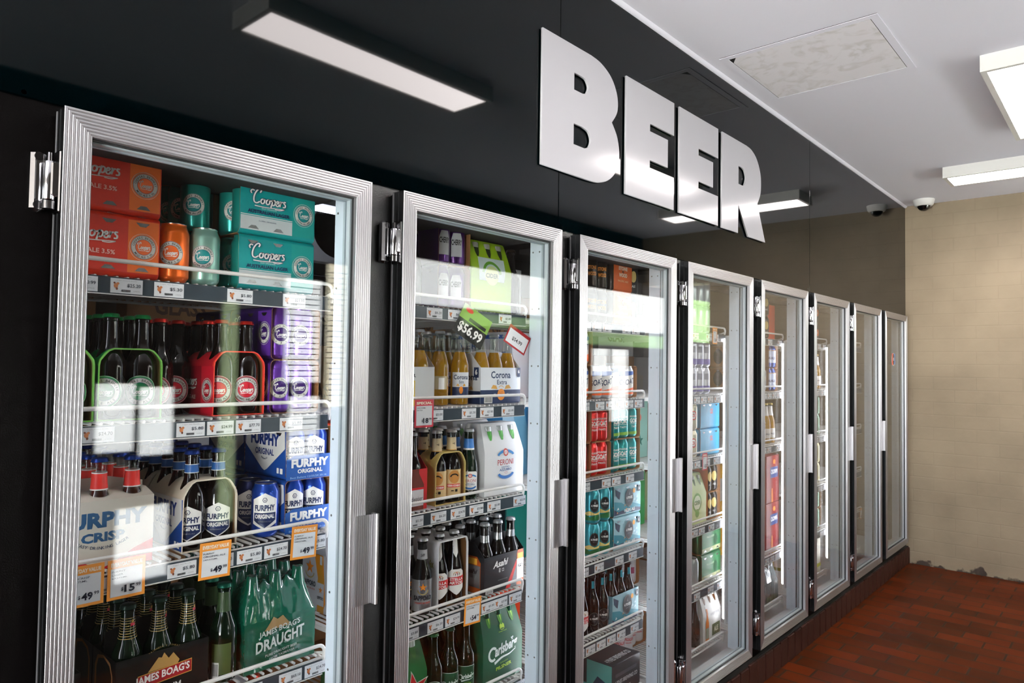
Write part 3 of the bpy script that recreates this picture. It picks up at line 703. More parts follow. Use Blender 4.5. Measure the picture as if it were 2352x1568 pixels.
def shield(a, cx, z0, w, h, two=True):
    """pointed white and navy label"""
    a.poly([(cx-w/2, z0+h*.22), (cx, z0), (cx+w/2, z0+h*.22), (cx+w/2, z0+h*.80), (cx, z0+h), (cx-w/2, z0+h*.80)], WHITE)
    a.poly([(cx-w*.46, z0+h*.24), (cx, z0+h*.035), (cx+w*.46, z0+h*.24), (cx+w*.46, z0+h*.46), (cx-w*.46, z0+h*.46)], NAVY)
    a.text('FURPHY', cx-w*.42, z0+h*.51, cx+w*.42, z0+h*.68, NAVY, .04); a.text('ORIGINAL', cx-w*.40, z0+h*.30, cx+w*.40, z0+h*.42, WHITE, .03)
    a.ring(cx, z0+h*.82, w*.10, h*.075, w*.025, NAVY, 6); a.poly([(cx-w*.05, z0+h*.85), (cx, z0+h*.78), (cx+w*.05, z0+h*.85), (cx, z0+h*.81)], NAVY)
    a.text('REFRESHING ALE', cx-w*.25, z0+h*.20, cx+w*.25, z0+h*.235, GREY, 0)
def hex_badge(a, cx, cz, rx, rz_, txt='4 PINES'):
    a.ell(cx, cz, rx, rz_, C(24, 24, 28)); a.ring(cx, cz, rx*.93, rz_*.93, rx*.05, C(120, 120, 110)); a.text(txt, cx-rx*.74, cz-rz_*.16, cx+rx*.74, cz+rz_*.16, WHITE, .04)
    a.poly([(cx-rx*.12, cz+rz_*.3), (cx, cz+rz_*.7), (cx+rx*.12, cz+rz_*.3)], GREY); a.text('BREWING CO', cx-rx*.35, cz-rz_*.42, cx+rx*.35, cz-rz_*.30, GREY, 0)
def art_pines(W_, H):
    a = Art(); w = W_/2; rnd = random.Random(2)
    a.rect(-w, 0, w, H, C(150, 190, 200))
    a.poly([(-w, 0), (w, 0), (w, H*.20), (w*.4, H*.34), (0, H*.22), (-w*.45, H*.42), (-w, H*.5)], C(34, 132, 150))
    a.poly([(-w, 0), (-w*.1, 0), (-w*.35, H*.14), (-w*.7, H*.10), (-w, H*.22)], C(30, 40, 74)); a.poly([(w*.2, 0), (w, 0), (w, H*.10), (w*.6, H*.16)], C(30, 40, 74))
    a.poly([(-w*.95, H*.95), (-w*.55, H*.80), (-w*.62, H*.55), (-w*.75, H*.6), (-w*.9, H*.72)], C(26, 44, 70))
    for k in range(9):
        x = rnd.uniform(-w*.9, w*.7); z = rnd.uniform(H*.15, H*.5); a.poly([(x, z), (x+w*.16, z+H*.02), (x+w*.08, z+H*.10)], C(214, 234, 238))
    for k in range(4):
        x = rnd.uniform(-w*.9, w*.7); z = rnd.uniform(H*.05, H*.3); a.poly([(x, z), (x+w*.10, z+H*.03), (x+w*.03, z+H*.07)], C(226, 160, 90))
    a.ell(w*.45, H*.78, w*.10, w*.10, C(238, 160, 40)); hex_badge(a, w*.08, H*.56, H*.28, H*.33); a.text('PACIFIC ALE', -w*.30, H*.06, w*.50, H*.17, WHITE, .04)
    a.rect(w*.74, H*.72, w*.9, H*.95, C(24, 30, 40)); a.text('6', w*.78, H*.78, w*.86, H*.9, WHITE)
    return a
def art_goat(base, W_, H, cap='PANTS'):
    a = Art(); w = W_/2; a.rect(-w, 0, w, H, base); a.text('MOUNTAIN', -w*.62, H*.66, w*.62, H*.74, WHITE, .03); a.text('GOAT', -w*.66, H*.44, w*.66, H*.63, WHITE, .05); a.rect(-w*.66, H*.405, w*.66, H*.42, WHITE); a.text(cap, -w*.5, H*.26, w*.5, H*.35, WHITE, .02)
    return a
def art_goatlow(W_, H):
    a = Art(); w = W_/2; a.rect(-w, 0, w, H, C(232, 230, 226)); a.poly([(-w, H), (w, H), (w, H*.86), (-w, H*.66)], C(40, 84, 160)); a.poly([(-w, 0), (w, 0), (w, H*.34), (-w, H*.16)], C(236, 96, 34))
    a.text('GOAT', -w*.72, H*.36, w*.72, H*.60, C(24, 44, 84), .02, .0, H*.10); a.text('VERY ENJOYABLE BEER', -w*.7, H*.06, w*.3, H*.12, WHITE)
    return a
def art_corona(W_, H, big=True):
    a = Art(); w = W_/2; a.rect(-w, 0, w, H, C(214, 218, 222)); a.rect(-w, 0, w, H*.38, C(24, 44, 82))
    a.text('Corona', -w*.50 if big else -w*.8, H*.70, w*.48 if big else w*.8, H*.90, C(24, 50, 84), .02); a.text('Extra', -w*.2, H*.53, w*.30, H*.66, C(24, 50, 84), .01)
    for sx in (-1, 1): a.poly([(sx*w*.50, H*.42), (sx*w*.18, H*.40), (sx*w*.24, H*.50), (sx*w*.40, H*.52)], GOLD)
    a.ring(0, H*.44, w*.12, H*.06, w*.02, GOLD, 16, 0, PI); a.ell(0, H*.25, w*.19, H*.16, ORANGE); a.ring(0, H*.25, w*.17, H*.14, w*.012, GOLD)
    for k, tx in enumerate(('LA', 'CERVEZA', 'MAS', 'FINA')): a.text(tx, -w*.09, H*(.31-.045*k), w*.09, H*(.335-.045*k), C(150, 90, 20), .0)
    if big: a.text('SINCE', -w*.38, H*.25, -w*.26, H*.28, WHITE); a.text('1925', w*.26, H*.25, w*.36, H*.28, WHITE); a.rect(w*.80, H*.74, w*.96, H, C(24, 44, 82)); a.text('6', w*.84, H*.84, w*.92, H*.95, WHITE, .04); a.barcode(-w*.85, H*.02, -w*.45, H*.20)
    return a
def art_stella(a, cx, z0, w, h):
    a.poly([(cx-w/2, z0+h*.25), (cx-w*.15, z0+h*.06), (cx, z0), (cx+w*.15, z0+h*.06), (cx+w/2, z0+h*.25), (cx+w/2, z0+h*.88), (cx+w*.3, z0+h), (cx-w*.3, z0+h), (cx-w/2, z0+h*.88)], WHITE)
    a.poly([(cx-w*.56, z0+h*.36), (cx+w*.56, z0+h*.42), (cx+w*.56, z0+h*.74), (cx-w*.56, z0+h*.68)], RED)
    a.text('STELLA', cx-w*.40, z0+h*.56, cx+w*.42, z0+h*.67, WHITE, .03); a.text('ARTOIS', cx-w*.42, z0+h*.42, cx+w*.40, z0+h*.53, WHITE, .03); a.ring(cx, z0+h*.82, w*.2, h*.09, w*.03, GOLD, 14, 0, PI); a.star(cx, z0+h*.86, w*.06, RED)
def art_peroni(a, cx, z0, w, h, board=False):
    a.text('PERONI', cx-w*.42, z0+h*.44, cx+w*.42, z0+h*.60, C(176, 44, 46), .0); a.text('NASTRO', cx-w*.22, z0+h*.36, cx+w*.22, z0+h*.40, C(40, 90, 140)); a.text('AZZURRO', cx-w*.32, z0+h*.27, cx+w*.32, z0+h*.34, C(30, 70, 130), .02)
    a.ring(cx, z0+h*.66, w*.48, h*.22, w*.10, C(40, 120, 180), 20, .35, PI-.35); a.ell(cx, z0+h*.80, w*.13, h*.11, C(190, 60, 40)); a.ell(cx, z0+h*.80, w*.08, h*.065, WHITE); a.ring(cx, z0+h*.80, w*.05, h*.04, w*.02, C(190, 60, 40), 12)
    a.ring(cx, z0+h*.26, w*.46, h*.22, w*.11, C(30, 100, 170), 20, PI+.35, 2*PI-.35); a.arc('ITALIANO', cx, z0+h*.28, w*.40, PI*1.35, PI*1.65, w*.05, WHITE, True)
    a.ring(cx, z0+h*.22, w*.08, h*.03, w*.01, C(200, 90, 80), 12)
def art_carls(a, cx, z0, w, h, full=True):
    Wt = C(222, 230, 226)
    a.ring(cx-w*.33, z0+h*.52, w*.15, h*.19, w*.055, Wt, 24, .75, 5.3)
    a.text('arlsberg', cx-w*.27, z0+h*.34, cx+w*.46, z0+h*.70, Wt, .035, .12, h*.10)
    v, f = ribbon(catmull([(cx-w*.28, z0+h*.27), (cx-w*.05, z0+h*.36), (cx+w*.2, z0+h*.38), (cx+w*.40, z0+h*.46)]), h*.075, h*.02); a.put(v, f, Wt)
    for dx, dz in ((-.02, 0), (.02, .01), (0, -.035)): a.ell(cx+w*(.28+dx), z0+h*(.78+dz), w*.020, h*.025, Wt, 8)
    if full: a.text('DANISH', cx-w*.10, z0+h*.21, cx+w*.14, z0+h*.25, C(150, 190, 60), 0, 0, h*.02); a.text('PILSNER', cx-w*.24, z0+h*.07, cx+w*.26, z0+h*.16, C(170, 204, 60), .03, 0, h*.035)
def art_asahi(a, cx, z0, w, h, dark):
    c = WHITE if dark else C(26, 26, 34); a.text('Asahi', cx-w/2, z0+h*.45, cx+w/2, z0+h, c, .03, .35, h*.10)
    q = (cx-w*.13, z0+h*.10); s_ = w*.16
    for k in (0, 1):
        x = q[0]+k*s_*1.25
        if k: a.ring(x+s_*.45, z0+h*.22, s_*.55, s_*.55, s_*.14, c, 4, PI/4, PI/4+2*PI)
        else:
            for zz in (.05, .2, .35): a.rect(x, z0+h*(.06+zz*.8), x+s_*.8, z0+h*(.06+zz*.8)+s_*.13, c)
            a.rect(x+s_*.34, z0+h*.04, x+s_*.46, z0+h*.38, c)
def art_boags(W_, H, main=True):
    a = Art(); w = W_/2; a.rect(-w, 0, w, H, C(12, 11, 10))
    a.poly([(-w*.34, H*.66), (-w*.12, H*.88), (-w*.05, H*.86), (.0, H*.94), (w*.10, H*.82), (w*.20, H*.90), (w*.34, H*.74), (w*.30, H*.68)], C(178, 138, 76))
    a.arc("TASMANIA'S FINEST", 0, H*.55, H*.50, PI*.68, PI*.32, H*.03, C(150, 120, 70))
    a.poly([(-w*.55, H*.40), (w*.62, H*.46), (w*.62, H*.70), (-w*.55, H*.64)], GOLD); a.poly([(-w*.54, H*.415), (w*.61, H*.475), (w*.61, H*.685), (-w*.54, H*.625)], C(150, 16, 26))
    a.text("JAMES BOAG'S", -w*.60, H*.44, w*.57, H*.62, WHITE, .03, 0, H*.045); a.text('PREMIUM', -w*.36, H*.22, w*.38, H*.35, WHITE, .015)
    return a

# ---- cans ------------------------------------------------------------
def canprof(r=.0331, h=.1295): return [(r*.72, 0), (r*.80, .0015), (r*.97, .009), (r, .013), (r, h-.022), (r*.985, h-.018), (r*.82, h-.0055), (r*.80, h-.003), (r*.815, h-.001)]
LIDM = MB().lathe([(.0270, .1283), (.0274, .1299), (.0266, .1302), (.0258, .1296), (.0250, .1260), (.001, .1263)], ALU, 24).mesh('lid')
def canart(kind):
    a = Art(); r = .0331
    if kind in COOP: roundel(a, 0, .062, .0260, C(226, 224, 216), C(*COOP[kind][3]), 'COOPERS BREWERY', COOP[kind][2], None)
    if kind == 'furphy': a.poly([(-.030, .034), (0, .020), (.030, .034), (.030, .092), (0, .108), (-.030, .092)], WHITE); shield(a, 0, .021, .058, .086)
    if kind == 'pines': hex_badge(a, 0, .070, .020, .026); a.poly([(-.04, .0135), (.04, .0135), (.04, .030), (.015, .038), (-.02, .026), (-.04, .040)], C(40, 110, 60)); a.poly([(-.045, .04), (-.02, .05), (.0, .04), (.03, .048), (.02, .036), (-.03, .032)], C(226, 200, 120))
    if kind == 'goatlow': a = Art(); a.rect(-.05, .0135, .05, .108, C(232, 230, 226)); a.poly([(-.05, .0135), (.05, .0135), (.05, .046), (-.05, .024)], C(236, 96, 34)); a.poly([(-.05, .108), (.05, .108), (.05, .098), (-.05, .082)], C(40, 84, 160)); a.text('GOAT', -.030, .046, .030, .070, C(24, 44, 84), .02, 0, .012)
    if kind in ('goatred', 'goatteal'): a.text('MOUNTAIN', -.022, .084, .022, .092, WHITE, .03); a.text('GOAT', -.022, .060, .022, .080, WHITE, .05); a.rect(-.022, .056, .022, .0575, WHITE); a.text('PANTS' if kind == 'goatred' else 'TASTY', -.015, .042, .015, .050, WHITE, .02)
    if kind == 'goatteal': a.poly([(-.05, .0135), (.05, .0135), (.05, .030), (-.05, .022)], C(120, 170, 60))
    if kind == 'cherry': a.poly([(-.018, .030), (.018, .030), (.018, .085), (.012, .104), (-.012, .104), (-.018, .085)], C(196, 196, 200)); a.text('CHERRY', -.017, .066, .017, .084, BLACK, .03); a.poly([(-.045, .04), (-.027, .03), (-.027, .07), (-.045, .06)], ORANGE)
    if kind == 'lilac': a.rect(-.05, .0135, .05, .040, C(96, 80, 150)); a.rect(-.012, .07, .012, .10, C(140, 140, 150))
    if kind == 'cream': a.ell(0, .07, .016, .022, RED); a.ell(0, .07, .012, .017, WHITE); a.text('CK', -.008, .062, .008, .078, RED, .04)
    if kind == 'ckblue': a.text('CK', -.010, .072, .010, .095, C(190, 60, 60), .05); a.rect(.018, .03, .03, .1, C(200, 150, 150))
    if kind == 'darkcan': a.ell(0, .075, .014, .024, C(214, 186, 110)); a.text('ALE', -.008, .030, .008, .040, WHITE)
    if kind == 'blueale': a.rect(-.03, .03, .03, .10, C(196, 204, 224)); a.text('ALE', -.014, .05, .014, .065, NAVY, .03); a.rect(-.03, .10, .03, .104, GOLD)
    if kind == 'orangedot': a.ell(0, .07, .022, .024, C(238, 110, 40)); a.text('XX', -.009, .062, .009, .076, WHITE, .04)
    if kind == 'raps': a.text('RAPSCALLION', -.030, .060, .030, .074, RED, .03); a.text('ORIGINAL', -.016, .048, .016, .055, RED)
    if kind == 'white': a.rect(-.022, .03, .022, .09, C(210, 206, 214)); a.rect(-.010, .05, .012, .08, C(150, 60, 90))
    if kind == 'stone': a.text('STONE', -.020, .075, .020, .090, C(238, 150, 60), .04); a.text('WOOD', -.018, .050, .018, .066, C(238, 150, 60), .04)
    return a
CANC = {'mild': (238, 104, 24), 'lager': (34, 160, 150), 'mint': (150, 196, 180), 'xpa': (112, 62, 170), 'furphy': (18, 62, 156), 'furphydark': (26, 34, 84), 'pines': (64, 168, 180), 'goatlow': (214, 216, 220), 'goatred': (206, 26, 24), 'goatteal': (20, 148, 148),
        'cherry': (74, 22, 104), 'lilac': (206, 206, 214), 'cream': (224, 214, 186), 'ckblue': (40, 140, 180), 'darkcan': (30, 30, 34), 'blueale': (60, 84, 160), 'orangedot': (40, 40, 44), 'raps': (226, 226, 228), 'white': (222, 220, 224), 'stone': (44, 30, 20), 'green': (30, 90, 50), 'clear': (196, 204, 204), 'green2': (120, 150, 130), 'jar': (198, 190, 150)}
@cached
def can(kind, turn=-.55, name='can'):
    mb = MB(); mb.lathe(canprof(), CM(*CANC[kind]), 30)
    ak = {'mint': 'lager', 'furphydark': 'furphy'}.get(kind, kind)
    canart(ak).emit(mb, cyl(.0333, 0, turn), .007)
    return Node(name, mb.mesh(name), [Node('lid', LIDM)])
# ---- bottles ----------------------------------------------------------
BP = {'stub': [(.024, 0), (.0285, .002), (.0305, .007), (.0305, .108), (.0285, .124), (.0215, .142), (.0165, .156), (.0148, .170), (.0135, .205), (.0150, .2065), (.0150, .211), (.0132, .2125), (.0130, .219)],
      'long': [(.024, 0), (.0285, .002), (.0300, .006), (.0300, .112), (.0290, .126), (.0240, .146), (.0175, .166), (.0150, .185), (.0132, .213), (.0148, .2145), (.0148, .219), (.0130, .2205), (.0128, .2265)],
      'peroni': [(.024, 0), (.0285, .002), (.0300, .006), (.0300, .092), (.0285, .110), (.0240, .130), (.0185, .150), (.0155, .175), (.0135, .206), (.0150, .2075), (.0150, .212), (.0130, .2135), (.0130, .2185)]}
def rad(bt, z):
    p = BP[bt]
    for (r0, z0), (r1, z1) in zip(p, p[1:]):
        if z0 <= z <= z1: return r0+(r1-r0)*(z-z0)/max(z1-z0, 1e-6)
    return p[-1][0]
@cached
def capmesh(ht, rgb):
    m = mat('cap_%02x%02x%02x' % rgb, rgb, .28, .6); mb = MB(); vs = []; fs = []; n = 42
    for k, (r, z) in enumerate([(.0168, ht-.0085), (.0160, ht-.0060), (.0152, ht-.0014), (.0132, ht+.0002), (.001, ht+.0006)]):
        for j in range(n):
            rr = r*(1+(.035 if j % 2 else -.035)*(1 if k == 0 else .5 if k == 1 else 0)); a = 2*PI*j/n; vs.append((rr*math.cos(a), rr*math.sin(a), z))
    for k in range(4):
        for j in range(n): fs.append((k*n+j, k*n+(j+1) % n, (k+1)*n+(j+1) % n, (k+1)*n+j))
    mb.add(vs, fs, m); return mb.mesh('cap', 60)
def wrapband(mb, bt, z0, z1, m, a0=0., a1=2*PI, n=28, off=.0004, steps=4):
    vs = []; fs = []
    for k in range(steps+1):
        z = z0+(z1-z0)*k/steps
        for j in range(n+1):
            a = a0+(a1-a0)*j/n-PI/2-(a1-a0)/2*(a1-a0 < 6.2); r = rad(bt, z)+off; vs.append((r*math.cos(a), r*math.sin(a), z))
    for k in range(steps):
        for j in range(n): fs.append((k*(n+1)+j, k*(n+1)+j+1, (k+1)*(n+1)+j+1, (k+1)*(n+1)+j))
    mb.add(vs, fs, m)
def wart(a, mb, bt, turn): a.emit(mb, cyl(.0300, 0, turn, lambda v: rad(bt, v)+.0006), .006)
BOT = {  # glass, bottle shape, cap colour
 'pale': ('brown', 'stub', (20, 140, 70)), 'sparkling': ('brown', 'stub', (200, 40, 30)), 'furphy': ('brown', 'stub', (30, 60, 140)), 'crisp': ('clearcola', 'stub', (30, 60, 140)),
 'boags': ('dgreen', 'stub', (30, 50, 40)), 'draught': ('dgreen', 'stub', (10, 90, 70)), 'corona': ('clear', 'long', (200, 204, 214)), 'corona0': ('clear', 'long', (214, 214, 214)), 'kirin': ('brown', 'stub', (200, 196, 190)),
 'peroni': ('dgreen', 'peroni', (214, 216, 220)), 'bud': ('brown', 'stub', (190, 186, 186)), 'sapporo': ('brown', 'stub', (190, 190, 190)), 'stella': ('brown', 'peroni', (196, 196, 196)), 'asahi': ('brown', 'stub', (190, 190, 192)),
 'heineken': ('dgreen', 'stub', (40, 90, 50)), 'carls': ('dgreen', 'stub', (20, 70, 50)), 'pines': ('brown', 'stub', (30, 30, 34)), 'plain': ('brown', 'stub', (60, 50, 40)), 'white': ('clear', 'long', (220, 196, 120)), 'cooler': ('brown', 'stub', (180, 60, 40)), 'somersby': ('dgreen', 'stub', (150, 160, 60))}
@cached
def bottle(kind, turn=-.6, name='bottle'):
    g, bt, cap = BOT[kind]; p = BP[bt]; kids = [Node('cap', capmesh(p[-1][1]+.0025, cap))]
    mb = MB(); seg = 30
    if g == 'brown': mb.lathe(p, BROWNG, seg)
    elif g == 'dgreen':
        mb.lathe(p, DGREENG, seg)
    else:
        mb.lathe(p, CLEARGL, seg)
        lq = [(max(r-.0022, .001), z+(.004 if k == 0 else 0)) for k, (r, z) in enumerate(p) if z < .178]
        lb = MB().lathe(lq, AMBER if g == 'clear' else mat('cola_dark_beer', (60, 26, 16), .15), 24); kids.append(Node('beer', lb.mesh('beer')))
    body = mb.mesh(name)
    def lab(art, turn_=turn, extra=None, nm='label'):
        m2 = MB()
        if extra: extra(m2)
        if art: wart(art, m2, bt, turn_)
        kids.append(Node(nm, m2.mesh(nm)))
    if kind in ('pale', 'sparkling'):
        a = Art(); d = COOP[kind]; roundel(a, 0, .058, .0290, C(226, 224, 216), C(*d[3]), 'COOPERS BREWERY', d[2], C(*d[0])); lab(a)
    if kind == 'furphy':
        a = Art(); shield(a, 0, .022, .060, .078); lab(a); lab(None, 0, lambda m: (wrapband(m, bt, .172, .190, C(40, 92, 160)), wrapband(m, bt, .1895, .191, WHITE, off=.0006), wrapband(m, bt, .171, .1725, WHITE, off=.0006)), 'neck_label')
    if kind == 'crisp': lab(None, 0, lambda m: (wrapband(m, bt, .158, .190, C(224, 52, 44)), wrapband(m, bt, .1895, .192, WHITE, off=.0006), wrapband(m, bt, .156, .1585, WHITE, off=.0006)), 'neck_label')
    if kind == 'boags':
        def ex(m):
            for k in range(9): wrapband(m, bt, .152+k*.0052, .1530+k*.0052, C(190, 156, 90))
            wrapband(m, bt, .03, .10, C(16, 15, 13))
        a = Art(); a.rect(-.010, .178, .010, .184, C(190, 40, 60)); a.poly([(-.007, .185), (-.001, .192), (.003, .188), (.007, .186)], GOLD); lab(a, turn+1.2, ex)
    if kind == 'draught':
        a = Art(); a.rect(-.022, .020, .022, .090, C(70, 84, 40)); a.barcode(-.020, .012, -.004, .048); lab(a); lab(None, 0, lambda m: wrapband(m, bt, .158, .202, C(52, 74, 42)), 'neck_label')
    if kind == 'corona': lab(art_corona(.058, .072, False).__class__() and shift(art_corona(.058, .074, False), 0, .028))
    if kind == 'corona0': a = Art(); a.rect(-.02, .05, .02, .09, C(190, 176, 140)); a.rect(-.006, .05, .012, .085, WHITE); lab(a)
    if kind == 'kirin':
        a = Art(); a.ell(0, .078, .018, .020, C(190, 130, 60)); a.ring(0, .076, .014, .012, .004, BLACK, 14, .3, 3); a.rect(-.022, .046, .022, .056, RED); a.text('KIRIN ICHIBAN', -.020, .048, .020, .054, WHITE, .03); a.rect(-.010, .034, -.002, .037, BLACK); a.rect(.002, .032, .010, .040, BLACK)
        lab(a, turn, lambda m: wrapband(m, bt, .014, .100, C(206, 176, 124))); a = Art(); a.rect(-.004, .178, .004, .180, BLACK); a.rect(.006, .176, .010, .182, BLACK); lab(a, turn, lambda m: (wrapband(m, bt, .160, .198, C(206, 186, 146)), wrapband(m, bt, .158, .1605, GOLD, off=.0006)), 'neck_label')
    if kind == 'peroni':
        a = Art(); a.poly([(-.026, .030), (.026, .030), (.027, .034), (.027, .082), (.020, .088), (-.020, .088), (-.027, .082), (-.027, .034)], WHITE); art_peroni(a, 0, .030, .050, .056); lab(a)
        lab(None, 0, lambda m: (wrapband(m, bt, .158, .190, C(60, 120, 190)), wrapband(m, bt, .155, .160, WHITE, off=.0006)), 'neck_label')
    if kind == 'bud': a = Art(); a.rect(-.024, .02, .024, .085, C(222, 220, 222)); a.rect(-.024, .062, .024, .067, RED); a.text('Budweiser', -.020, .040, .020, .052, C(60, 50, 50), .0, .3); lab(a)
    if kind == 'sapporo':
        a = Art(); a.star(0, .082, .012, ORANGE); a.ring(0, .074, .016, .014, .003, C(190, 170, 110), 14, PI, 2*PI); a.text('SAPPORO', -.028, .044, .028, .058, C(20, 30, 44), .03); a.text('PREMIUM BEER', -.024, .034, .024, .039, C(190, 90, 80), .01)
        lab(a, turn, lambda m: wrapband(m, bt, .012, .104, mat('silver_label', (188, 190, 192), .25, .8))); a = Art(); a.text('SAPP', -.012, .168, .012, .177, C(30, 30, 34), .02); lab(a, turn, lambda m: wrapband(m, bt, .160, .188, C(206, 206, 208)), 'neck_label')
    if kind == 'stella': a = Art(); art_stella(a, 0, .028, .054, .078); lab(a); a = Art(); a.poly([(-.010, .205), (.010, .205), (.013, .155), (0, .140), (-.013, .155)], WHITE); a.rect(-.001, .155, .001, .200, RED); lab(a, turn, None, 'neck_label')
    if kind == 'asahi': a = Art(); art_asahi(a, 0, .052, .044, .034, False); lab(a, turn, lambda m: wrapband(m, bt, .020, .098, mat('silver_label', (188, 190, 192), .25, .8))); lab(None, 0, lambda m: wrapband(m, bt, .160, .182, mat('silver_label', (188, 190, 192), .25, .8)), 'neck_label')
    if kind == 'heineken': a = Art(); a.ell(0, .058, .029, .030, C(24, 70, 34)); a.ring(0, .058, .029, .030, .0015, WHITE); a.ell(0, .058, .021, .022, C(214, 216, 214)); a.star(0, .062, .007, RED); a.arc('HEINEKEN LAGER', 0, .058, .0225, PI*.95, PI*.05, .004, WHITE); a.rect(-.026, .046, .026, .054, C(20, 60, 30)); a.text('Heineken', -.022, .0470, .022, .0535, WHITE, .02); lab(a)
    if kind == 'carls': a = Art(); a.rect(-.030, .026, .030, .092, C(190, 200, 196)); a.rect(-.0285, .0275, .0285, .0905, C(10, 74, 44)); art_carls(a, 0, .032, .056, .048); lab(a)
    if kind == 'pines': a = Art(); hex_badge(a, 0, .060, .022, .026); a.barcode(.040, .03, .056, .07); lab(a); a = Art(); a.rect(-.011, .172, .011, .200, C(40, 150, 165)); lab(a, turn, None, 'neck_label')
    if kind == 'white': a = Art(); a.rect(-.02, .03, .02, .085, WHITE); a.text('ALE', -.012, .05, .012, .06, NAVY, .02); lab(a); lab(None, 0, lambda m: wrapband(m, bt, .158, .212, WHITE), 'neck_label')
    if kind == 'cooler': a = Art(); a.ell(0, .06, .028, .030, C(226, 100, 50)); a.rect(-.028, .052, .028, .068, C(30, 60, 150)); a.text('SPRITZ', -.02, .055, .02, .065, WHITE, .03); lab(a)
    return Node(name, body, kids)
def shift(a, dx, dz):
    b = Art(); b.k = a.k; b.c = [([(v[0]+dx, v[1]+dz) for v in vs], fs, m, k) for vs, fs, m, k in a.c]; return b
# ---- packs --------------------------------------------------------------
def band(mb, loop, y0, y1, m, m2, t=.0011):
    """strip of card bent round a closed outline (x,z), running front to back"""
    n = len(loop); cx_ = sum(p[0] for p in loop)/n; cz_ = sum(p[1] for p in loop)/n; inn = []
    for i in range(n):
        a, b, c = loop[i-1], loop[i], loop[(i+1) % n]; nx = -(c[1]-a[1]); nz = (c[0]-a[0]); L = math.hypot(nx, nz) or 1
        inn.append((b[0]+nx/L*t, b[1]+nz/L*t))
    vs = [(x, y0, z) for x, z in loop]+[(x, y1, z) for x, z in loop]+[(x, y0, z) for x, z in inn]+[(x, y1, z) for x, z in inn]
    A, B_, Cc = [], [], []
    for i in range(n):
        k = (i+1) % n; A.append((i, n+i, n+k, k)); B_.append((2*n+i, 2*n+k, 3*n+k, 3*n+i)); Cc += [(i, k, 2*n+k, 2*n+i), (n+i, 3*n+i, 3*n+k, n+k)]
    mb.add(vs, A, m); mb.add(vs, B_+Cc, m2)
def rrect(w, h, r, k=4):
    pts = []
    for cx_, cz_, a0 in ((w-r, r, -PI/2), (w-r, h-r, 0), (-w+r, h-r, PI/2), (-w+r, r, PI)):
        for j in range(k+1): a = a0+j*PI/2/k; pts.append((cx_+r*math.cos(a), cz_+r*math.sin(a)))
    return pts
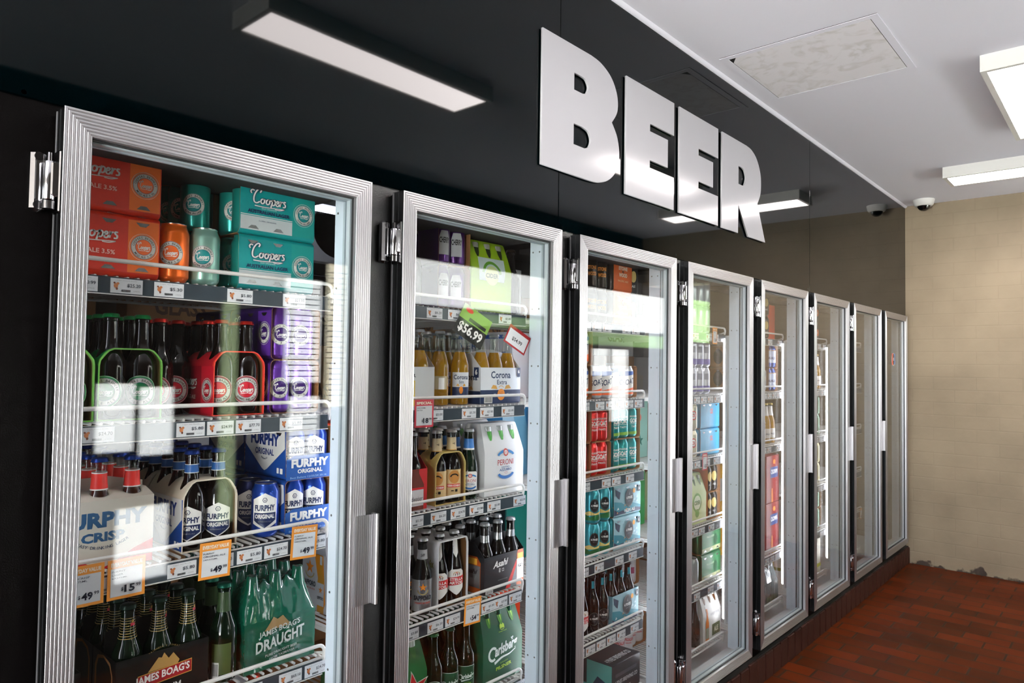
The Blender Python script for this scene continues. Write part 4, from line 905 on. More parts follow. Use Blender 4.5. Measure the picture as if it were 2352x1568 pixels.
@cached
def canpack(kind, cank, nx=2, ny=3, inner=True):
    """card wrap open at the front and back ends; the long panels face left and right"""
    w = .0331*nx+.0008; d = .0331*ny; H = .1312; mb = MB(); r = .012
    base = {'mild': C(206, 40, 8), 'lager': C(0, 150, 150), 'xpa': C(50, 18, 92), 'furphy': C(22, 70, 150), 'pines': C(150, 190, 200), 'goatred': C(160, 20, 24), 'goatteal': C(14, 120, 124), 'goatteal3': C(14, 120, 124), 'goatlow': C(226, 224, 220), 'stone': C(206, 92, 22), 'cherry': C(60, 20, 84),
            'brown': C(176, 96, 40), 'green': C(42, 104, 62), 'ckblue': C(40, 140, 180), 'plain': C(60, 60, 62), 'blueale': C(150, 104, 62), 'white': C(222, 220, 220)}[kind]
    card = KRAFT
    band(mb, rrect(w+.0012, H, r), -d-.002, d+.002, base, card)
    ht = H-.014
    L_ = 2*d; art = None
    if kind in COOP: art = art_coopers(kind, L_, ht-.006)
    elif kind == 'furphy': art = art_furphy(L_, ht-.006)
    elif kind == 'pines': art = art_pines(L_, ht-.006)
    elif kind.startswith('goatlow'): art = art_goatlow(L_, ht-.006)
    elif kind.startswith('goat'): art = art_goat(base, L_, ht-.006, 'FANCY PANTS' if kind == 'goatred' else 'TASTY ALE')
    elif kind == 'stone':
        art = Art(); art.rect(-d, 0, d, ht-.006, C(216, 96, 24)); art.text('STONE', -.033, .080, .033, .096, C(240, 220, 200), .06); art.text('&', -.008, .070, .008, .080, BLACK, .02); art.text('WOOD', -.031, .052, .031, .069, C(240, 220, 200), .06); art.text('PACIFIC ALE', -.038, .032, .038, .040, C(240, 200, 160), .02)
    elif kind == 'brown': art = Art(); art.rect(-d, 0, d, ht-.006, C(186, 100, 44)); art.ell(.02, .055, .026, .030, C(60, 40, 60)); art.ell(.02, .055, .018, .022, C(214, 210, 214)); art.star(.02, .055, .012, C(60, 60, 110))
    elif kind == 'green': art = Art(); art.rect(-d, 0, d, ht-.006, C(52, 120, 74)); art.rect(-d, 0, d, .020, C(170, 176, 130)); art.text('PALE LAGER', -.05, .066, .03, .076, C(180, 210, 170), .02); art.ell(.045, .05, .020, .028, C(26, 78, 46))
    elif kind == 'blueale': art = Art(); art.ell(0, .055, .030, .045, C(24, 30, 40))
    elif kind == 'ckblue': art = Art(); art.text('CK', .0, .060, .03, .085, C(190, 60, 60), .05)
    def cfn(sgn):
        return (lambda u, v, h: (-(w+.0012)-h, -u, v+.010)) if sgn < 0 else (lambda u, v, h: ((w+.0012)+h, u, v+.010))
    kids = []
    if art: art.emit(mb, cfn(-1)); 
    if art and kind in ('furphy',): pass
    # scallops where the can shoulders show at the top edge
    for k in range(ny):
        y = -d+.0331+k*.0662
        for z, q in ((H-.0145, 1), (.0135, -1)):
            if q == 1 or kind in ('lager', 'mild', 'pines', 'green'):
                mb.add([(-w-.0018, y-.014, z+q*.0), (-w-.0018, y+.014, z), (-w-.0018, y+.006, z-q*.008), (-w-.0018, y-.006, z-q*.008)], [(0, 1, 2, 3)], ALU if q == 1 else ALU)
    if kind == 'furphy':
        f = MB(); h = .060
        f.prism([(-w, 0), (w, 0), (w, h-.004), (w-.006, h), (-w+.020, h), (-w+.010, h-.006), (-w, h-.008)], -d-.0035, -d-.0025, C(26, 82, 156)); furphy_flap(2*w, h).emit(f, front(0, -d-.0036, 0)); kids.append(Node('end_flap', f.mesh('end_flap')))
    if kind == 'lager' or kind == 'mild': pass
    rows = range(ny) if inner else (0, ny-1)
    for j in rows:
        for k in range(nx):
            tv = -.55-.25*((j*7+k*3) % 3) if (j+k) % 2 else -.2
            if j == ny-1 and ny > 1 and nx == 2: tv = tv-.9 if True else tv
            kids.append(can(cank, round(tv, 2)).at(-w+.0335+k*.0662+.0003, -d+.0331+j*.0662, .0008))
    return Node('can_six_pack' if nx*ny == 6 else 'can_four_pack', None, [Node('carton', mb.mesh('carton'))]+kids)
@cached
def bottlewrap(kind, bk, arch=True):
    """card wrap with an arched open end at the front showing two bottles, necks through the top"""
    w = .0632; d = .0945; mb = MB(); col = {'furphy': C(222, 208, 186), 'kirin': C(186, 160, 84), 'pale': C(0, 140, 66), 'sparkling': C(176, 22, 36), 'stella': C(220, 218, 216)}[kind]
    tz = {'furphy': .158, 'kirin': .158, 'pale': .150, 'sparkling': .150, 'stella': .205}[kind]; sh = {'stella': .185}.get(kind, .122)
    tw = .055 if kind == 'stella' else .034
    loop = [(-w, 0), (w, 0), (w, sh-.008)]+[(w-(w-tw)*t, sh+(tz-sh)*math.sin(t*PI/2)) for t in (.06, .2, .4, .65, 1.)]+[(-w+(w-tw)*t, sh+(tz-sh)*math.sin(t*PI/2)) for t in (1., .65, .4, .2, .06)]+[(-w, sh-.008)]
    band(mb, loop, -d, d, col, C(120, 84, 50) if kind != 'pale' else C(170, 150, 90), .0016)
    a = None
    if kind in ('pale', 'sparkling'): a = art_coopers(kind, 2*d, sh-.012)
    elif kind == 'furphy': a = art_furphy(2*d, sh-.008)
    elif kind == 'stella': a = Art(); a.rect(-d, 0, d, .10, C(214, 212, 210)); a.rect(-.05, .03, .05, .08, RED); a.text('STELLA ARTOIS', -.045, .045, .045, .065, WHITE, .03); a.text('6x', .055, .12, .075, .145, C(150, 140, 60), .03)
    elif kind == 'kirin': a = Art(); a.rect(-.06, .03, .03, .10, C(206, 184, 120)); a.text('KIRIN', -.05, .05, .02, .07, RED, .03)
    if a: a.emit(mb, left(-w, 0, .004))
    ed = MB(); e = loop; edgec = {'pale': C(120, 190, 80), 'sparkling': C(226, 60, 44), 'furphy': C(226, 214, 194), 'kirin': C(196, 172, 104), 'stella': C(226, 226, 226)}[kind]
    band(mb, [(x*1.005, z+.0003) for x, z in loop], -d-.0004, -d+.006, edgec, edgec, .003)
    kids = [bottle(bk, round(-.62+.22*k+.1*j, 2)).at(-.0312+k*.0624, -.0624+j*.0624, .0018) for k in range(2) for j in range(3)]
    return Node('bottle_six_pack', None, [Node('carton', mb.mesh('carton'))]+kids)
@cached
def basket(kind, bk, H=.118, open_left=True):
    """open-topped carrier, long printed panel facing front"""
    w = .0975; d = .0640; mb = MB()
    base = {'boags': C(12, 11, 10), 'corona': C(210, 214, 218), 'asahi': C(22, 22, 26), 'er': C(206, 208, 208), 'bud': C(176, 20, 26), 'pines': C(120, 170, 184), 'crisp': C(218, 212, 198)}[kind]
    t = .0008
    mb.prism([(-w, 0), (w, 0), (w, H), (-w, H)], -d, -d+t, base); mb.prism([(-w, 0), (w, 0), (w, H), (-w, H)], d-t, d, base)
    sidep = [(-d, 0), (d, 0), (d, H), (.018, H+.045), (-.018, H+.045), (-d, H)] if kind in ('corona', 'asahi', 'er', 'bud') else [(-d, 0), (d, 0), (d, H), (-d, H)]
    mb.prism(sidep, -w, -w+t, base, lambda u, v, q: (q, u, v)); mb.prism(sidep, w-t, w, base, lambda u, v, q: (q, u, v)); mb.box(-w, -d, 0, w, d, .001, base)
    mb.prism([(-w, 0), (w, 0), (w, H+.045), (w*.3, H+.06), (-w*.3, H+.06), (-w, H+.045)], -t/2, t/2, {'boags': C(16, 15, 14), 'bud': base}.get(kind, base))
    kids = []; a = None; al = None; fz = 0
    if kind == 'boags':
        a = art_boags(2*w, H); a.barcode(-w+.008, .004, -w+.028, .040); al = Art()
        al.poly([(-.050, .0), (.050, .0), (.050, .085), (.036, .108), (.0, .116), (-.036, .108), (-.050, .085)], KRAFT); al.poly([(-.040, .0), (.044, .0), (.044, .082), (.032, .102), (.0, .110), (-.030, .102), (-.040, .082)], C(12, 22, 16))
    if kind == 'corona':
        a = art_corona(2*w, H); al = art_corona(.126, H*.92, False); al.rect(.036, .085, .058, .118, C(24, 44, 82)); al.text('6', .042, .094, .052, .112, WHITE, .04)
    if kind == 'asahi':
        SIL = mat('silver_label', (188, 190, 192), .25, .8)
        a = Art(); a.rect(-w, 0, w, H, C(22, 22, 26)); a.poly([(w*.05, 0), (w*.62, H*.75), (w*.62, H*.6), (w*.28, 0)], C(206, 40, 30)); a.poly([(w*.28, 0), (w*.62, H*.6), (w*.62, 0)], C(120, 126, 130))
        a.poly([(w*.62, 0), (w*.98, 0), (w*.98, H*.9), (w*.92, H), (w*.68, H), (w*.62, H*.9)], C(170, 80, 24)); a.rect(w*.66, H*.72, w*.94, H*.9, C(236, 170, 60)); a.rect(w*.63, H*.18, w*.97, H*.74, SIL); art_asahi(a, w*.80, H*.38, w*.30, H*.24, False)
        art_asahi(a, -w*.22, H*.50, w*.76, H*.34, True); a.text('KARAKUCHI', -w*.35, H*.30, w*.1, H*.325, GREY, 0); a.barcode(-w*.96, H*.02, -w*.6, H*.10)
        al = Art(); al.rect(-d, 0, d, H, C(40, 40, 44)); al.poly([(-d*.75, 0), (d*.75, 0), (d*.75, H*.85), (d*.5, H), (-d*.5, H), (-d*.75, H*.85)], C(176, 80, 22)); al.rect(-d*.5, H*.78, d*.5, H*.95, C(240, 176, 60)); al.rect(-d*.72, H*.16, d*.72, H*.76, SIL); art_asahi(al, 0, H*.40, d*1.1, H*.24, False)
    if kind == 'er':
        a = Art(); a.text('SUMMER', -w*.9, H*.74, w*.30-.004, H*.83, C(60, 60, 60), .02); a.rect(-w*.5, H*.03, w*.22, H*.66, C(230, 196, 70)); a.rect(-w*.46, H*.30, w*.18, H*.62, C(222, 222, 220)); a.ell(-w*.14, H*.30, w*.2, H*.10, C(230, 196, 70))
    if kind == 'bud':
        a = Art(); a.rect(-w, 0, w, H, C(186, 22, 28))
        for x in (-w*.5, w*.52): a.poly([(x-w*.34, 0), (x+w*.34, 0), (x+w*.34, H*.62), (x+w*.14, H*.9), (x+w*.14, H), (x-w*.14, H), (x-w*.14, H*.9), (x-w*.34, H*.62)], C(96, 34, 20)); a.rect(x-w*.33, H*.10, x+w*.33, H*.55, C(214, 210, 212)); a.text('Budweiser', x-w*.3, H*.22, x+w*.3, H*.34, C(50, 40, 44), 0, .3); a.rect(x-w*.33, H*.5, x+w*.33, H*.55, RED)
    if kind == 'pines': a = art_pines(2*w, H)
    if kind == 'crisp':
        a = art_furphy(2*w, H+.022, True)
        mb.prism([(-w, H), (w, H), (w, H+.022), (-w, H+.022)], -d, -d+t, base); mb.prism([(-d, H+.022), (-.02, H+.034), (.02, H+.034), (d, H+.022), (d, H+.0215), (-d, H+.0215)], -w, w, base, lambda u, v, q: (q, u, v))
    if a: a.emit(mb, front(0, -d, 0))
    if al: al.emit(mb, left(-w, 0, 0))
    kids = [bottle(bk, round(-.6+.3*((j+2*k) % 3-1), 2)).at(-.064+k*.064, -.0316+j*.0632, .0014) for k in range(3) for j in range(2)]
    return Node('bottle_six_pack', None, [Node('carton', mb.mesh('carton'))]+kids)
@cached
def carrier(kind, H=.232, w=.0955, d=.0635):
    """closed carrier narrowing to a handle ridge, bottle tops showing through slots; printed panel to the front"""
    base = {'peroni': C(214, 214, 214), 'carls': C(8, 78, 50), 'heineken': C(16, 96, 44), 'somersby': C(150, 186, 24), 'sapporo': C(196, 196, 198), 'wheat': C(214, 212, 206), 'lime': C(196, 206, 150)}[kind]
    mb = MB(); top = {'carls': C(150, 196, 60), 'peroni': C(206, 208, 210), 'somersby': C(150, 186, 24)}.get(kind, base)
    t0 = .138; dt = .034
    prof = [(-d, 0), (d, 0), (d, t0), (d-.012, t0+.040), (dt, H-.004), (dt-.004, H), (-dt+.004, H), (-dt, H-.004), (-d+.012, t0+.040), (-d, t0)]
    w2 = w-.010
    def fn(u, v, q):
        k = 1 if v < t0 else 1-.10*(v-t0)/(H-t0); return (q*k, u, v)
    n = len(prof); nseg = 6; vs = []; fs = []
    for s_ in range(nseg+1): vs += [fn(u, v, -w+2*w*s_/nseg) for u, v in prof]
    for s_ in range(nseg):
        for i in range(n): fs.append((s_*n+i, s_*n+(i+1) % n, (s_+1)*n+(i+1) % n, (s_+1)*n+i))
    fs += [tuple(range(n)), tuple(range((nseg+1)*n-1, nseg*n-1, -1))]
    mb.add(vs, fs, base)
    mb.box(-w*.88, -dt+.004, H, w*.88, dt-.004, H+.0008, top); mb.add([(-.03, -.009, H+.001), (.03, -.009, H+.001), (.03, .009, H+.001), (-.03, .009, H+.001)], [(0, 1, 2, 3)], BLACK)
    def slope(u, v, h):   # front face following the profile
        if v < t0: y = -d
        elif v < t0+.04: y = -d+.012*(v-t0)/.04
        else: y = -(d-.012)+(d-.012-dt)*(v-t0-.04)/(H-.004-t0-.04)
        k = 1 if v < t0 else 1-.10*(v-t0)/(H-t0)
        return (u*k, y-h, v)
    a = Art(); al = None
    gcol = {'peroni': C(60, 150, 40), 'carls': C(60, 130, 20), 'heineken': C(40, 110, 40), 'somersby': C(40, 50, 20), 'sapporo': C(60, 30, 14), 'wheat': C(100, 60, 20), 'lime': C(60, 90, 30)}[kind]
    cc = {'peroni': (200, 204, 204), 'carls': (20, 70, 50), 'heineken': (190, 200, 190), 'somersby': (200, 200, 190)}.get(kind, (190, 190, 180))
    for k in (-1, 0, 1):
        x = k*.058; a.poly([(x-.013, H-.012), (x+.013, H-.012), (x+.010, H-.040), (x+.004, H-.054), (x-.004, H-.054), (x-.010, H-.040)], gcol)
        if kind == 'carls': a.poly([(x-.002, H-.02), (x+.006, H-.02), (x+.003, H-.045)], C(170, 220, 70))
        if kind == 'peroni': a.poly([(x+.002, H-.02), (x+.008, H-.02), (x+.004, H-.042)], C(130, 210, 110))
    bands = a
    A2 = Art()
    if kind == 'peroni': art_peroni(A2, .005, .045, .092, .115); A2.ring(.0, .022, .008, .006, .002, C(190, 170, 110), 10)
    if kind == 'carls':
        art_carls(A2, 0, .030, .150, .125); A2.ring(0, .170, .012, .008, .002, C(170, 204, 60), 14); A2.poly([(-.012, .176), (-.006, .182), (0, .177), (.006, .182), (.012, .176), (.009, .168), (-.009, .168)], C(170, 204, 60)); A2.text('PROBABLY THE BEST', -.020, .157, .020, .160, C(150, 190, 60))
    if kind == 'heineken': A2.star(.045, .088, .062, WHITE, PI/2+.16); A2.star(.045, .088, .055, RED, PI/2+.16); A2.rect(-.015, .110, .015, .135, C(226, 214, 216)); A2.ell(-.06, .08, .05, .03, C(24, 110, 54))
    if kind == 'somersby': A2.poly([(-.06, .176), (.07, .176), (.06, .10), (-.06, .10)], C(206, 220, 220)); A2.ring(0, .120, .046, .046, .010, C(90, 150, 30), 20, .15, PI-.15); A2.ell(0, .118, .032, .032, C(210, 220, 150)); A2.text('CIDER', -.03, .11, .03, .125, C(40, 80, 30), .03)
    if kind == 'wheat': A2.rect(.0, .02, .085, .075, C(92, 104, 70)); A2.text('ALE', .02, .035, .065, .06, C(226, 226, 200), .04); A2.poly([(-.07, .0), (-.035, .0), (-.035, .09), (-.045, .12), (-.045, .16), (-.060, .16), (-.060, .12), (-.07, .09)], C(206, 112, 26)); A2.rect(-.068, .02, -.037, .07, C(150, 160, 140)); A2.text('WHEAT BEER', -.02, .12, .07, .135, GREY, .01)
    if kind == 'lime': A2.ell(.0, .10, .045, .045, C(110, 150, 70)); A2.ell(0, .10, .034, .034, C(226, 232, 200)); A2.ell(.0, .05, .02, .02, C(110, 150, 70)); A2.text('CIDER', -.03, .09, .03, .11, C(90, 130, 60), .04)
    if kind == 'sapporo':
        al = Art(); al.rect(-d, 0, d, t0+.03, C(206, 206, 208)); al.poly([(.0, t0+.03), (.045, t0+.03), (.06, .03), (.045, 0), (.03, .06)], C(238, 150, 30)); al.poly([(.018, 0), (.052, 0), (.052, .090), (.044, .120), (.041, .165), (.029, .165), (.026, .120), (.018, .090)], C(214, 150, 40)); al.rect(.018, .020, .052, .086, C(206, 208, 210)); al.rect(.029, .14, .041, .165, C(220, 220, 220)); al.star(.035, .066, .011, ORANGE); al.text('SAPPORO', .020, .038, .050, .047, C(20, 30, 44), .03)
        al.star(-.022, .125, .022, ORANGE); al.ring(-.022, .110, .024, .018, .004, C(190, 170, 110), 14, PI, 2*PI); al.text('SAPPORO', -.056, .070, .010, .086, C(20, 30, 44), .03); al.text('PREMIUM BEER', -.050, .060, .008, .0645, C(190, 90, 80), .01)
    for art_ in (bands, A2):
        for vs_, fs_, m_, k_ in art_.c:
            bm = bmesh.new(); bv = [bm.verts.new((u, v, 0)) for u, v in vs_]
            for f in fs_:
                try: bm.faces.new([bv[i] for i in f])
                except ValueError: pass
            for zc_ in (t0, t0+.04): bmesh.ops.bisect_plane(bm, geom=bm.verts[:]+bm.edges[:]+bm.faces[:], plane_co=(0, zc_, 0), plane_no=(0, 1, 0))
            bm.verts.index_update(); mb.add([slope(v.co.x, v.co.y, .0003*(k_+1)) for v in bm.verts], [tuple(v.index for v in f.verts) for f in bm.faces], m_); bm.free()
    if al: al.emit(mb, left(-w, 0, 0))
    kids = []
    for k in (-1, 0, 1):
        c = MB(); vs = []
        for y in (-.030, .030): c.lathe([(.0155, H-.022), (.0150, H-.010), (.0138, H-.006), (.001, H-.0055)], mat('cap_%02x%02x%02x' % cc, cc, .28, .6), 22, (k*.0545, y, -.004))
        kids.append(Node('bottle_cap', MB().lathe([(.0160, H-.024), (.0152, H-.012), (.0138, H-.008), (.001, H-.0075)], mat('cap_%02x%02x%02x' % cc, cc, .28, .6), 22, (k*.0545, -.0300, 0)).mesh('bottle_cap')))
    return Node('bottle_carrier', None, [Node('carton', mb.mesh('carton'))]+kids)
@cached
def shrink(filmname='green'):
    """six bottles sealed in tinted shrink film"""
    film = FILMG if filmname == 'green' else FILMS
    cs = [(-.062+.062*i, -.031+.062*j) for i in range(3) for j in range(2)]
    def top(r):
        if r < .013: return .222
        if r < .017: return .222-(r-.013)*8
        if r < .0315: return .19-(r-.017)**1.0*4.2
        return .12-(r-.0315)*2
    mb = MB(); nx, ny = 66, 44; w, d = .0955, .0640; vs = []; fs = []
    for j in range(ny+1):
        for i in range(nx+1):
            x = -w+2*w*i/nx; y = -d+2*d*j/ny; s_ = 0
            for c in cs:
                s_ += math.exp(60*top(math.hypot(x-c[0], y-c[1])))
            z = math.log(s_)/60
            # film bridges the hollows between necks
            near = sorted(math.hypot(x-c[0], y-c[1]) for c in cs)[0]
            cov = .194+.012*math.cos(x*101)*math.cos(y*101); inside = (1-(1-min((w-abs(x))/.030, 1))**2.2)*(1-(1-min((d-abs(y))/.030, 1))**2.2)
            z = max(z, .118+(cov-.118)*max(inside, 0))
            z += .0016*math.sin(x*310+y*170)*math.sin(y*260)
            vs.append((x, y, z))
    for j in range(ny):
        for i in range(nx): a = j*(nx+1)+i; fs.append((a, a+1, a+nx+2, a+nx+1))
    mb.add(vs, fs, film)
    # sides with shallow swells following the bottles
    ring = []
    def wall(p0, p1, nrm, cyc, lo):
        N = 40; M = 14; V = []; F = []
        for k in range(M+1):
            for i in range(N+1):
                t = i/N; x = p0[0]+(p1[0]-p0[0])*t; y = p0[1]+(p1[1]-p0[1])*t
                ii = lo(t); zt_ = ii; z = zt_*(1-k/M)
                b_ = .0022*math.cos(t*2*PI*cyc)*(1 if z < .12 else 1) ; q = min(1, k/3)*min(1, (M-k)/1.5)
                b_ = (b_-.0015+.0010*math.sin(9*z*20+t*11))*q
                V.append((x+nrm[0]*b_, y+nrm[1]*b_, z))
        for k in range(M):
            for i in range(N): a = k*(N+1)+i; F.append((a, a+N+1, a+N+2, a+1))
        mb.add(V, F, film)
    def zat(i, j): return vs[min(j, ny)*(nx+1)+min(i, nx)][2]
    def lx(j): return lambda t: zat(0, j)+0 if False else vs[j*(nx+1)+int(round(t*nx))][2]
    wall((-w, -d), (w, -d), (0, -1), 3, lambda t: vs[int(round(t*nx))][2]); wall((w, d), (-w, d), (0, 1), 3, lambda t: vs[ny*(nx+1)+int(round((1-t)*nx))][2])
    wall((-w, d), (-w, -d), (-1, 0), 2, lambda t: vs[int(round((1-t)*ny))*(nx+1)][2]); wall((w, -d), (w, d), (1, 0), 2, lambda t: vs[int(round(t*ny))*(nx+1)+nx][2])
    kids = [Node('film', mb.mesh('film', 60))]
    m2 = MB(); a = Art()
    if filmname == 'green':
        a.poly([(-.045, .092), (-.022, .122), (-.010, .114), (.004, .120), (.022, .098), (.018, .092)], C(150, 120, 76))
        S_ = C(190, 200, 196); a.text("JAMES BOAG'S", -.058, .074, .052, .092, S_, .015, 0, .012); a.text('DRAUGHT', -.066, .042, .064, .070, S_, .03, 0, .016); a.text('PURE DRAUGHT BEER', -.042, .030, .044, .036, S_, .01, 0, .008); a.text('FROM TASMANIA', -.032, .020, .036, .026, S_, .01, 0, .008)
    else:
        a.text('XX', -.02, .06, .02, .085, C(60, 70, 70), .04); a.rect(-.08, .0, .08, .04, C(60, 84, 60))
    a.emit(m2, lambda u, v, h: (u, -d-.0010-h-.0022*max(0, math.cos((u+w)/(2*w)*2*PI*3)), v), .004); kids.append(Node('print', m2.mesh('print')))
    if filmname != 'green':
        pass
    return Node('bottle_shrink_pack', None, kids)
@cached
def carton(kind, w, d, h):
    base = {'blk': C(34, 36, 40), 'blue': C(120, 190, 226), 'teal': C(20, 120, 110), 'enjoy': C(232, 232, 236), 'maroon': C(140, 30, 36), 'yellow': C(232, 228, 214), 'kraft': C(168, 122, 78, .7), 'white': C(214, 214, 214), 'green': C(40, 150, 80), 'mint': C(160, 214, 204), 'gold': C(232, 176, 40), 'dark': C(46, 40, 40), 'ora': C(226, 70, 34)}[kind]
    mb = MB(); mb.bbox(-w/2, -d/2, 0, w/2, d/2, h, base, .002); f = Art(); l_ = Art(); tp = None
    W2, D2 = w/2, d/2
    if kind == 'blk':
        f.text('4 PINES BREWING CO', -W2*.8, h*.40, W2*.8, h*.52, C(190, 190, 190), .03); f.rect(-W2*.75, h*.62, W2*.75, h*.72, C(70, 72, 76)); f.rect(-W2*.3, .004, W2*.3, h*.26, C(160, 162, 164)); f.barcode(-W2*.2, .006, W2*.2, h*.22)
        l_.rect(-D2, 0, D2, h, C(90, 170, 160)); l_.rect(-D2*.3, h*.3, D2*.1, h, C(34, 36, 40)); hex_badge(l_, -D2*.55, h*.5, D2*.25, h*.33); l_.poly([(D2*.1, 0), (D2, 0), (D2, h*.4), (D2*.5, h*.6)], C(30, 50, 80))
        tp = Art(); tp.text('4 PINES BREWING CO', -W2*.8, -D2*.8, W2*.8, -D2*.58, C(210, 210, 210), .03)
    if kind == 'blue': f.poly([(-W2, 0), (-W2*.2, h*.4), (-W2*.5, h), (-W2, h)], C(170, 214, 240)); l_.poly([(-D2, h*.2), (0, h*.8), (D2, h*.3), (D2, h), (-D2, h)], C(60, 150, 214)); l_.poly([(-D2, 0), (D2*.5, h*.3), (D2, 0)], C(190, 224, 244)); f.poly([(W2*.1, h), (W2*.6, h*.3), (W2*.9, h)], C(60, 150, 214))
    if kind == 'teal':
        l_.rect(-D2, h*.93, D2, h, C(60, 200, 184)); l_.rect(-D2*.95, h*.06, D2*.95, h*.9, C(30, 44, 50)); l_.rect(-D2*.8, h*.62, -D2*.1, h*.84, C(200, 206, 206)); l_.text('South', 0, h*.74, D2*.7, h*.84, WHITE, .04); l_.text('PALE', 0, h*.60, D2*.6, h*.69, WHITE, .05); l_.text('CHILLED', -D2*.8, h*.36, D2*.7, h*.5, WHITE, .06); l_.rect(-D2, h*.20, D2, h*.28, C(60, 200, 184)); l_.poly([(0, 0), (D2, h*.2), (D2, 0)], C(60, 200, 184))
    if kind == 'enjoy':
        l_.rect(-D2, h*.9, D2, h*.96, C(60, 100, 180)); l_.text('VERY', -D2*.7, h*.74, D2*.1, h*.84, C(70, 100, 160), .0); l_.text('ENJOYABLE', -D2*.7, h*.60, D2*.8, h*.70, C(70, 100, 160), .0); l_.text('BEER', -D2*.7, h*.46, D2*.1, h*.56, C(70, 100, 160)); l_.poly([(-D2, h*.22), (D2, h*.28), (D2, h*.42), (-D2, h*.38)], C(240, 130, 36)); l_.text('now move the', -D2*.5, h*.28, D2*.9, h*.34, WHITE, .03)
    if kind == 'maroon': f.text('CROWN', -W2*.3, h*.62, W2*.8, h*.72, WHITE, .03); f.rect(-W2*.4, h*.52, W2*.8, h*.75, C(40, 70, 130)); f.text('CROWN', -W2*.3, h*.60, W2*.7, h*.70, WHITE, .03); f.ell(W2*.2, h*.86, W2*.18, h*.05, C(236, 140, 60)); f.poly([(-W2*.25, 0), (0, 0), (0, h*.2), (-W2*.06, h*.3), (-W2*.19, h*.3), (-W2*.25, h*.2)], C(216, 130, 60)); l_.rect(-D2, 0, -D2*.6, h, C(170, 150, 150))
    if kind == 'yellow': f.rect(-W2*.9, h*.35, W2*.3, h*.62, C(214, 214, 40)); f.text('DRY', -W2*.4, h*.78, W2*.5, h*.86, C(90, 110, 70), .03); f.rect(-W2, h*.14, W2, h*.22, C(204, 206, 60)); l_.rect(-D2*.8, h*.35, D2*.3, h*.62, C(214, 214, 40)); l_.rect(-D2, 0, D2, h*.08, C(150, 160, 40))
    if kind == 'mint': l_.star(0, h*.5, .03, C(0, 110, 100)); f.star(W2*.3, h*.3, .03, C(0, 110, 100)); f.ell(W2*.2, h*.7, .02, .02, C(226, 120, 110))
    if kind == 'gold': f.rect(-W2*.7, h*.6, W2*.7, h*.85, C(226, 226, 222)); f.ring(0, h*.72, .04, .04, .008, RED); l_.rect(-D2*.7, h*.6, D2*.7, h*.85, C(226, 226, 222))
    if kind in ('kraft', 'white', 'dark'): f.text('GLASS', -W2*.5, h*.3, W2*.5, h*.5, C(90, 60, 40) if kind != 'dark' else C(150, 140, 120), .03); l_.rect(-D2*.6, h*.3, D2*.5, h*.6, C(220, 214, 200)); f.rect(-W2*.9, h*.62, -W2*.4, h*.85, C(220, 218, 214))
    if kind == 'ora': l_.text('6x', -D2*.5, h*.55, D2*.4, h*.75, WHITE, .04); l_.rect(-D2*.5, h*.3, D2*.5, h*.34, WHITE)
    f.emit(mb, front(0, -D2, 0)); l_.emit(mb, left(-W2, 0, 0))
    if tp: tp.emit(mb, lambda u, v, q: (u, v, h+q))
    return Node('carton_box', mb.mesh('carton_box'))

# ================================================================ STOCKING THE SHELVES
CAT = {'can': 'can', 'bottle': 'bottle', 'can_six_pack': 'can pack', 'can_four_pack': 'can pack', 'bottle_six_pack': 'bottle pack', 'bottle_carrier': 'bottle pack', 'bottle_shrink_pack': 'bottle pack', 'carton_box': 'carton'}
USED = {}
TN = {'can': 'beer_can', 'bottle': 'beer_bottle'}
def put(desc, nd, i, s, u, y, lv=0, rz=0., wh='front'):
    h = {'can': .1304, 'can_six_pack': .1316, 'can_four_pack': .1316, 'carton_box': .27}.get(nd.name, .235)
    lab = '%s, %s, %s, %s door' % (desc, wh, shw[s], ordw[i])
    if lab in USED: print('DUP LABEL', lab)
    USED[lab] = 1
    nd2 = Node(TN.get(nd.name, nd.name), nd.me, nd.kids)
    if nd.name in ('can', 'bottle'):   # a loose can turns a little on the shelf
        pass
    return place(nd2, lab, CAT[nd.name], i, s, u, y, lv*h, rz, {'can': 'loose cans on the cooler shelves', 'bottle': 'loose bottles on the cooler shelves', 'can_six_pack': 'packs of cans', 'can_four_pack': 'packs of cans', 'carton_box': 'cartons in the cooler'}.get(nd.name, 'packs of bottles'))
ROW = ['front', 'second row', 'third row', 'fourth row', 'fifth row', 'sixth row']
LV = ['bottom', 'stacked upper']
def packA(desc, k, c, i, s, u, rows=2, lv=2, nx=2, ny=3, y0=.166):
    dep = .0331*2*nx+.008
    for r in range(rows):
        for l_ in range(lv): put(desc, canpack(k, c, nx, ny, r == 0), i, s, u, y0+dep/2+r*dep, l_, PI/2, (ROW[r]+' '+LV[l_]) if lv > 1 else ROW[r])
def packB(desc, k, c, i, s, u, rows=2, lv=2, nx=2, ny=3, y0=.166):
    dep = .0662*ny+.007
    for r in range(rows):
        for l_ in range(lv): put(desc, canpack(k, c, nx, ny, r == 0), i, s, u, y0+dep/2+r*dep, l_, 0, (ROW[r]+' '+LV[l_]) if lv > 1 else ROW[r])
def cans(desc, k, i, s, u, rows=3, lv=1, y0=.200, r0=0, turn=-.55, pitch=.068):
    for r in range(rows):
        for l_ in range(lv): put(desc, can(k, turn), i, s, u, y0+pitch*r, l_, 0, (ROW[r+r0]+' '+LV[l_]) if lv > 1 else ROW[r+r0])
def bots(desc, k, i, s, u, rows=3, y0=.198, turn=-.6, r0=0):
    for r in range(rows): put(desc, bottle(k, turn), i, s, u, y0+.0635*r, 0, 0, ROW[r+r0])
def wrapP(desc, k, b, i, s, u, rows=2, y0=.166):
    for r in range(rows): put(desc, bottlewrap(k, b), i, s, u, y0+.0955+r*.197, 0, 0, ROW[r])
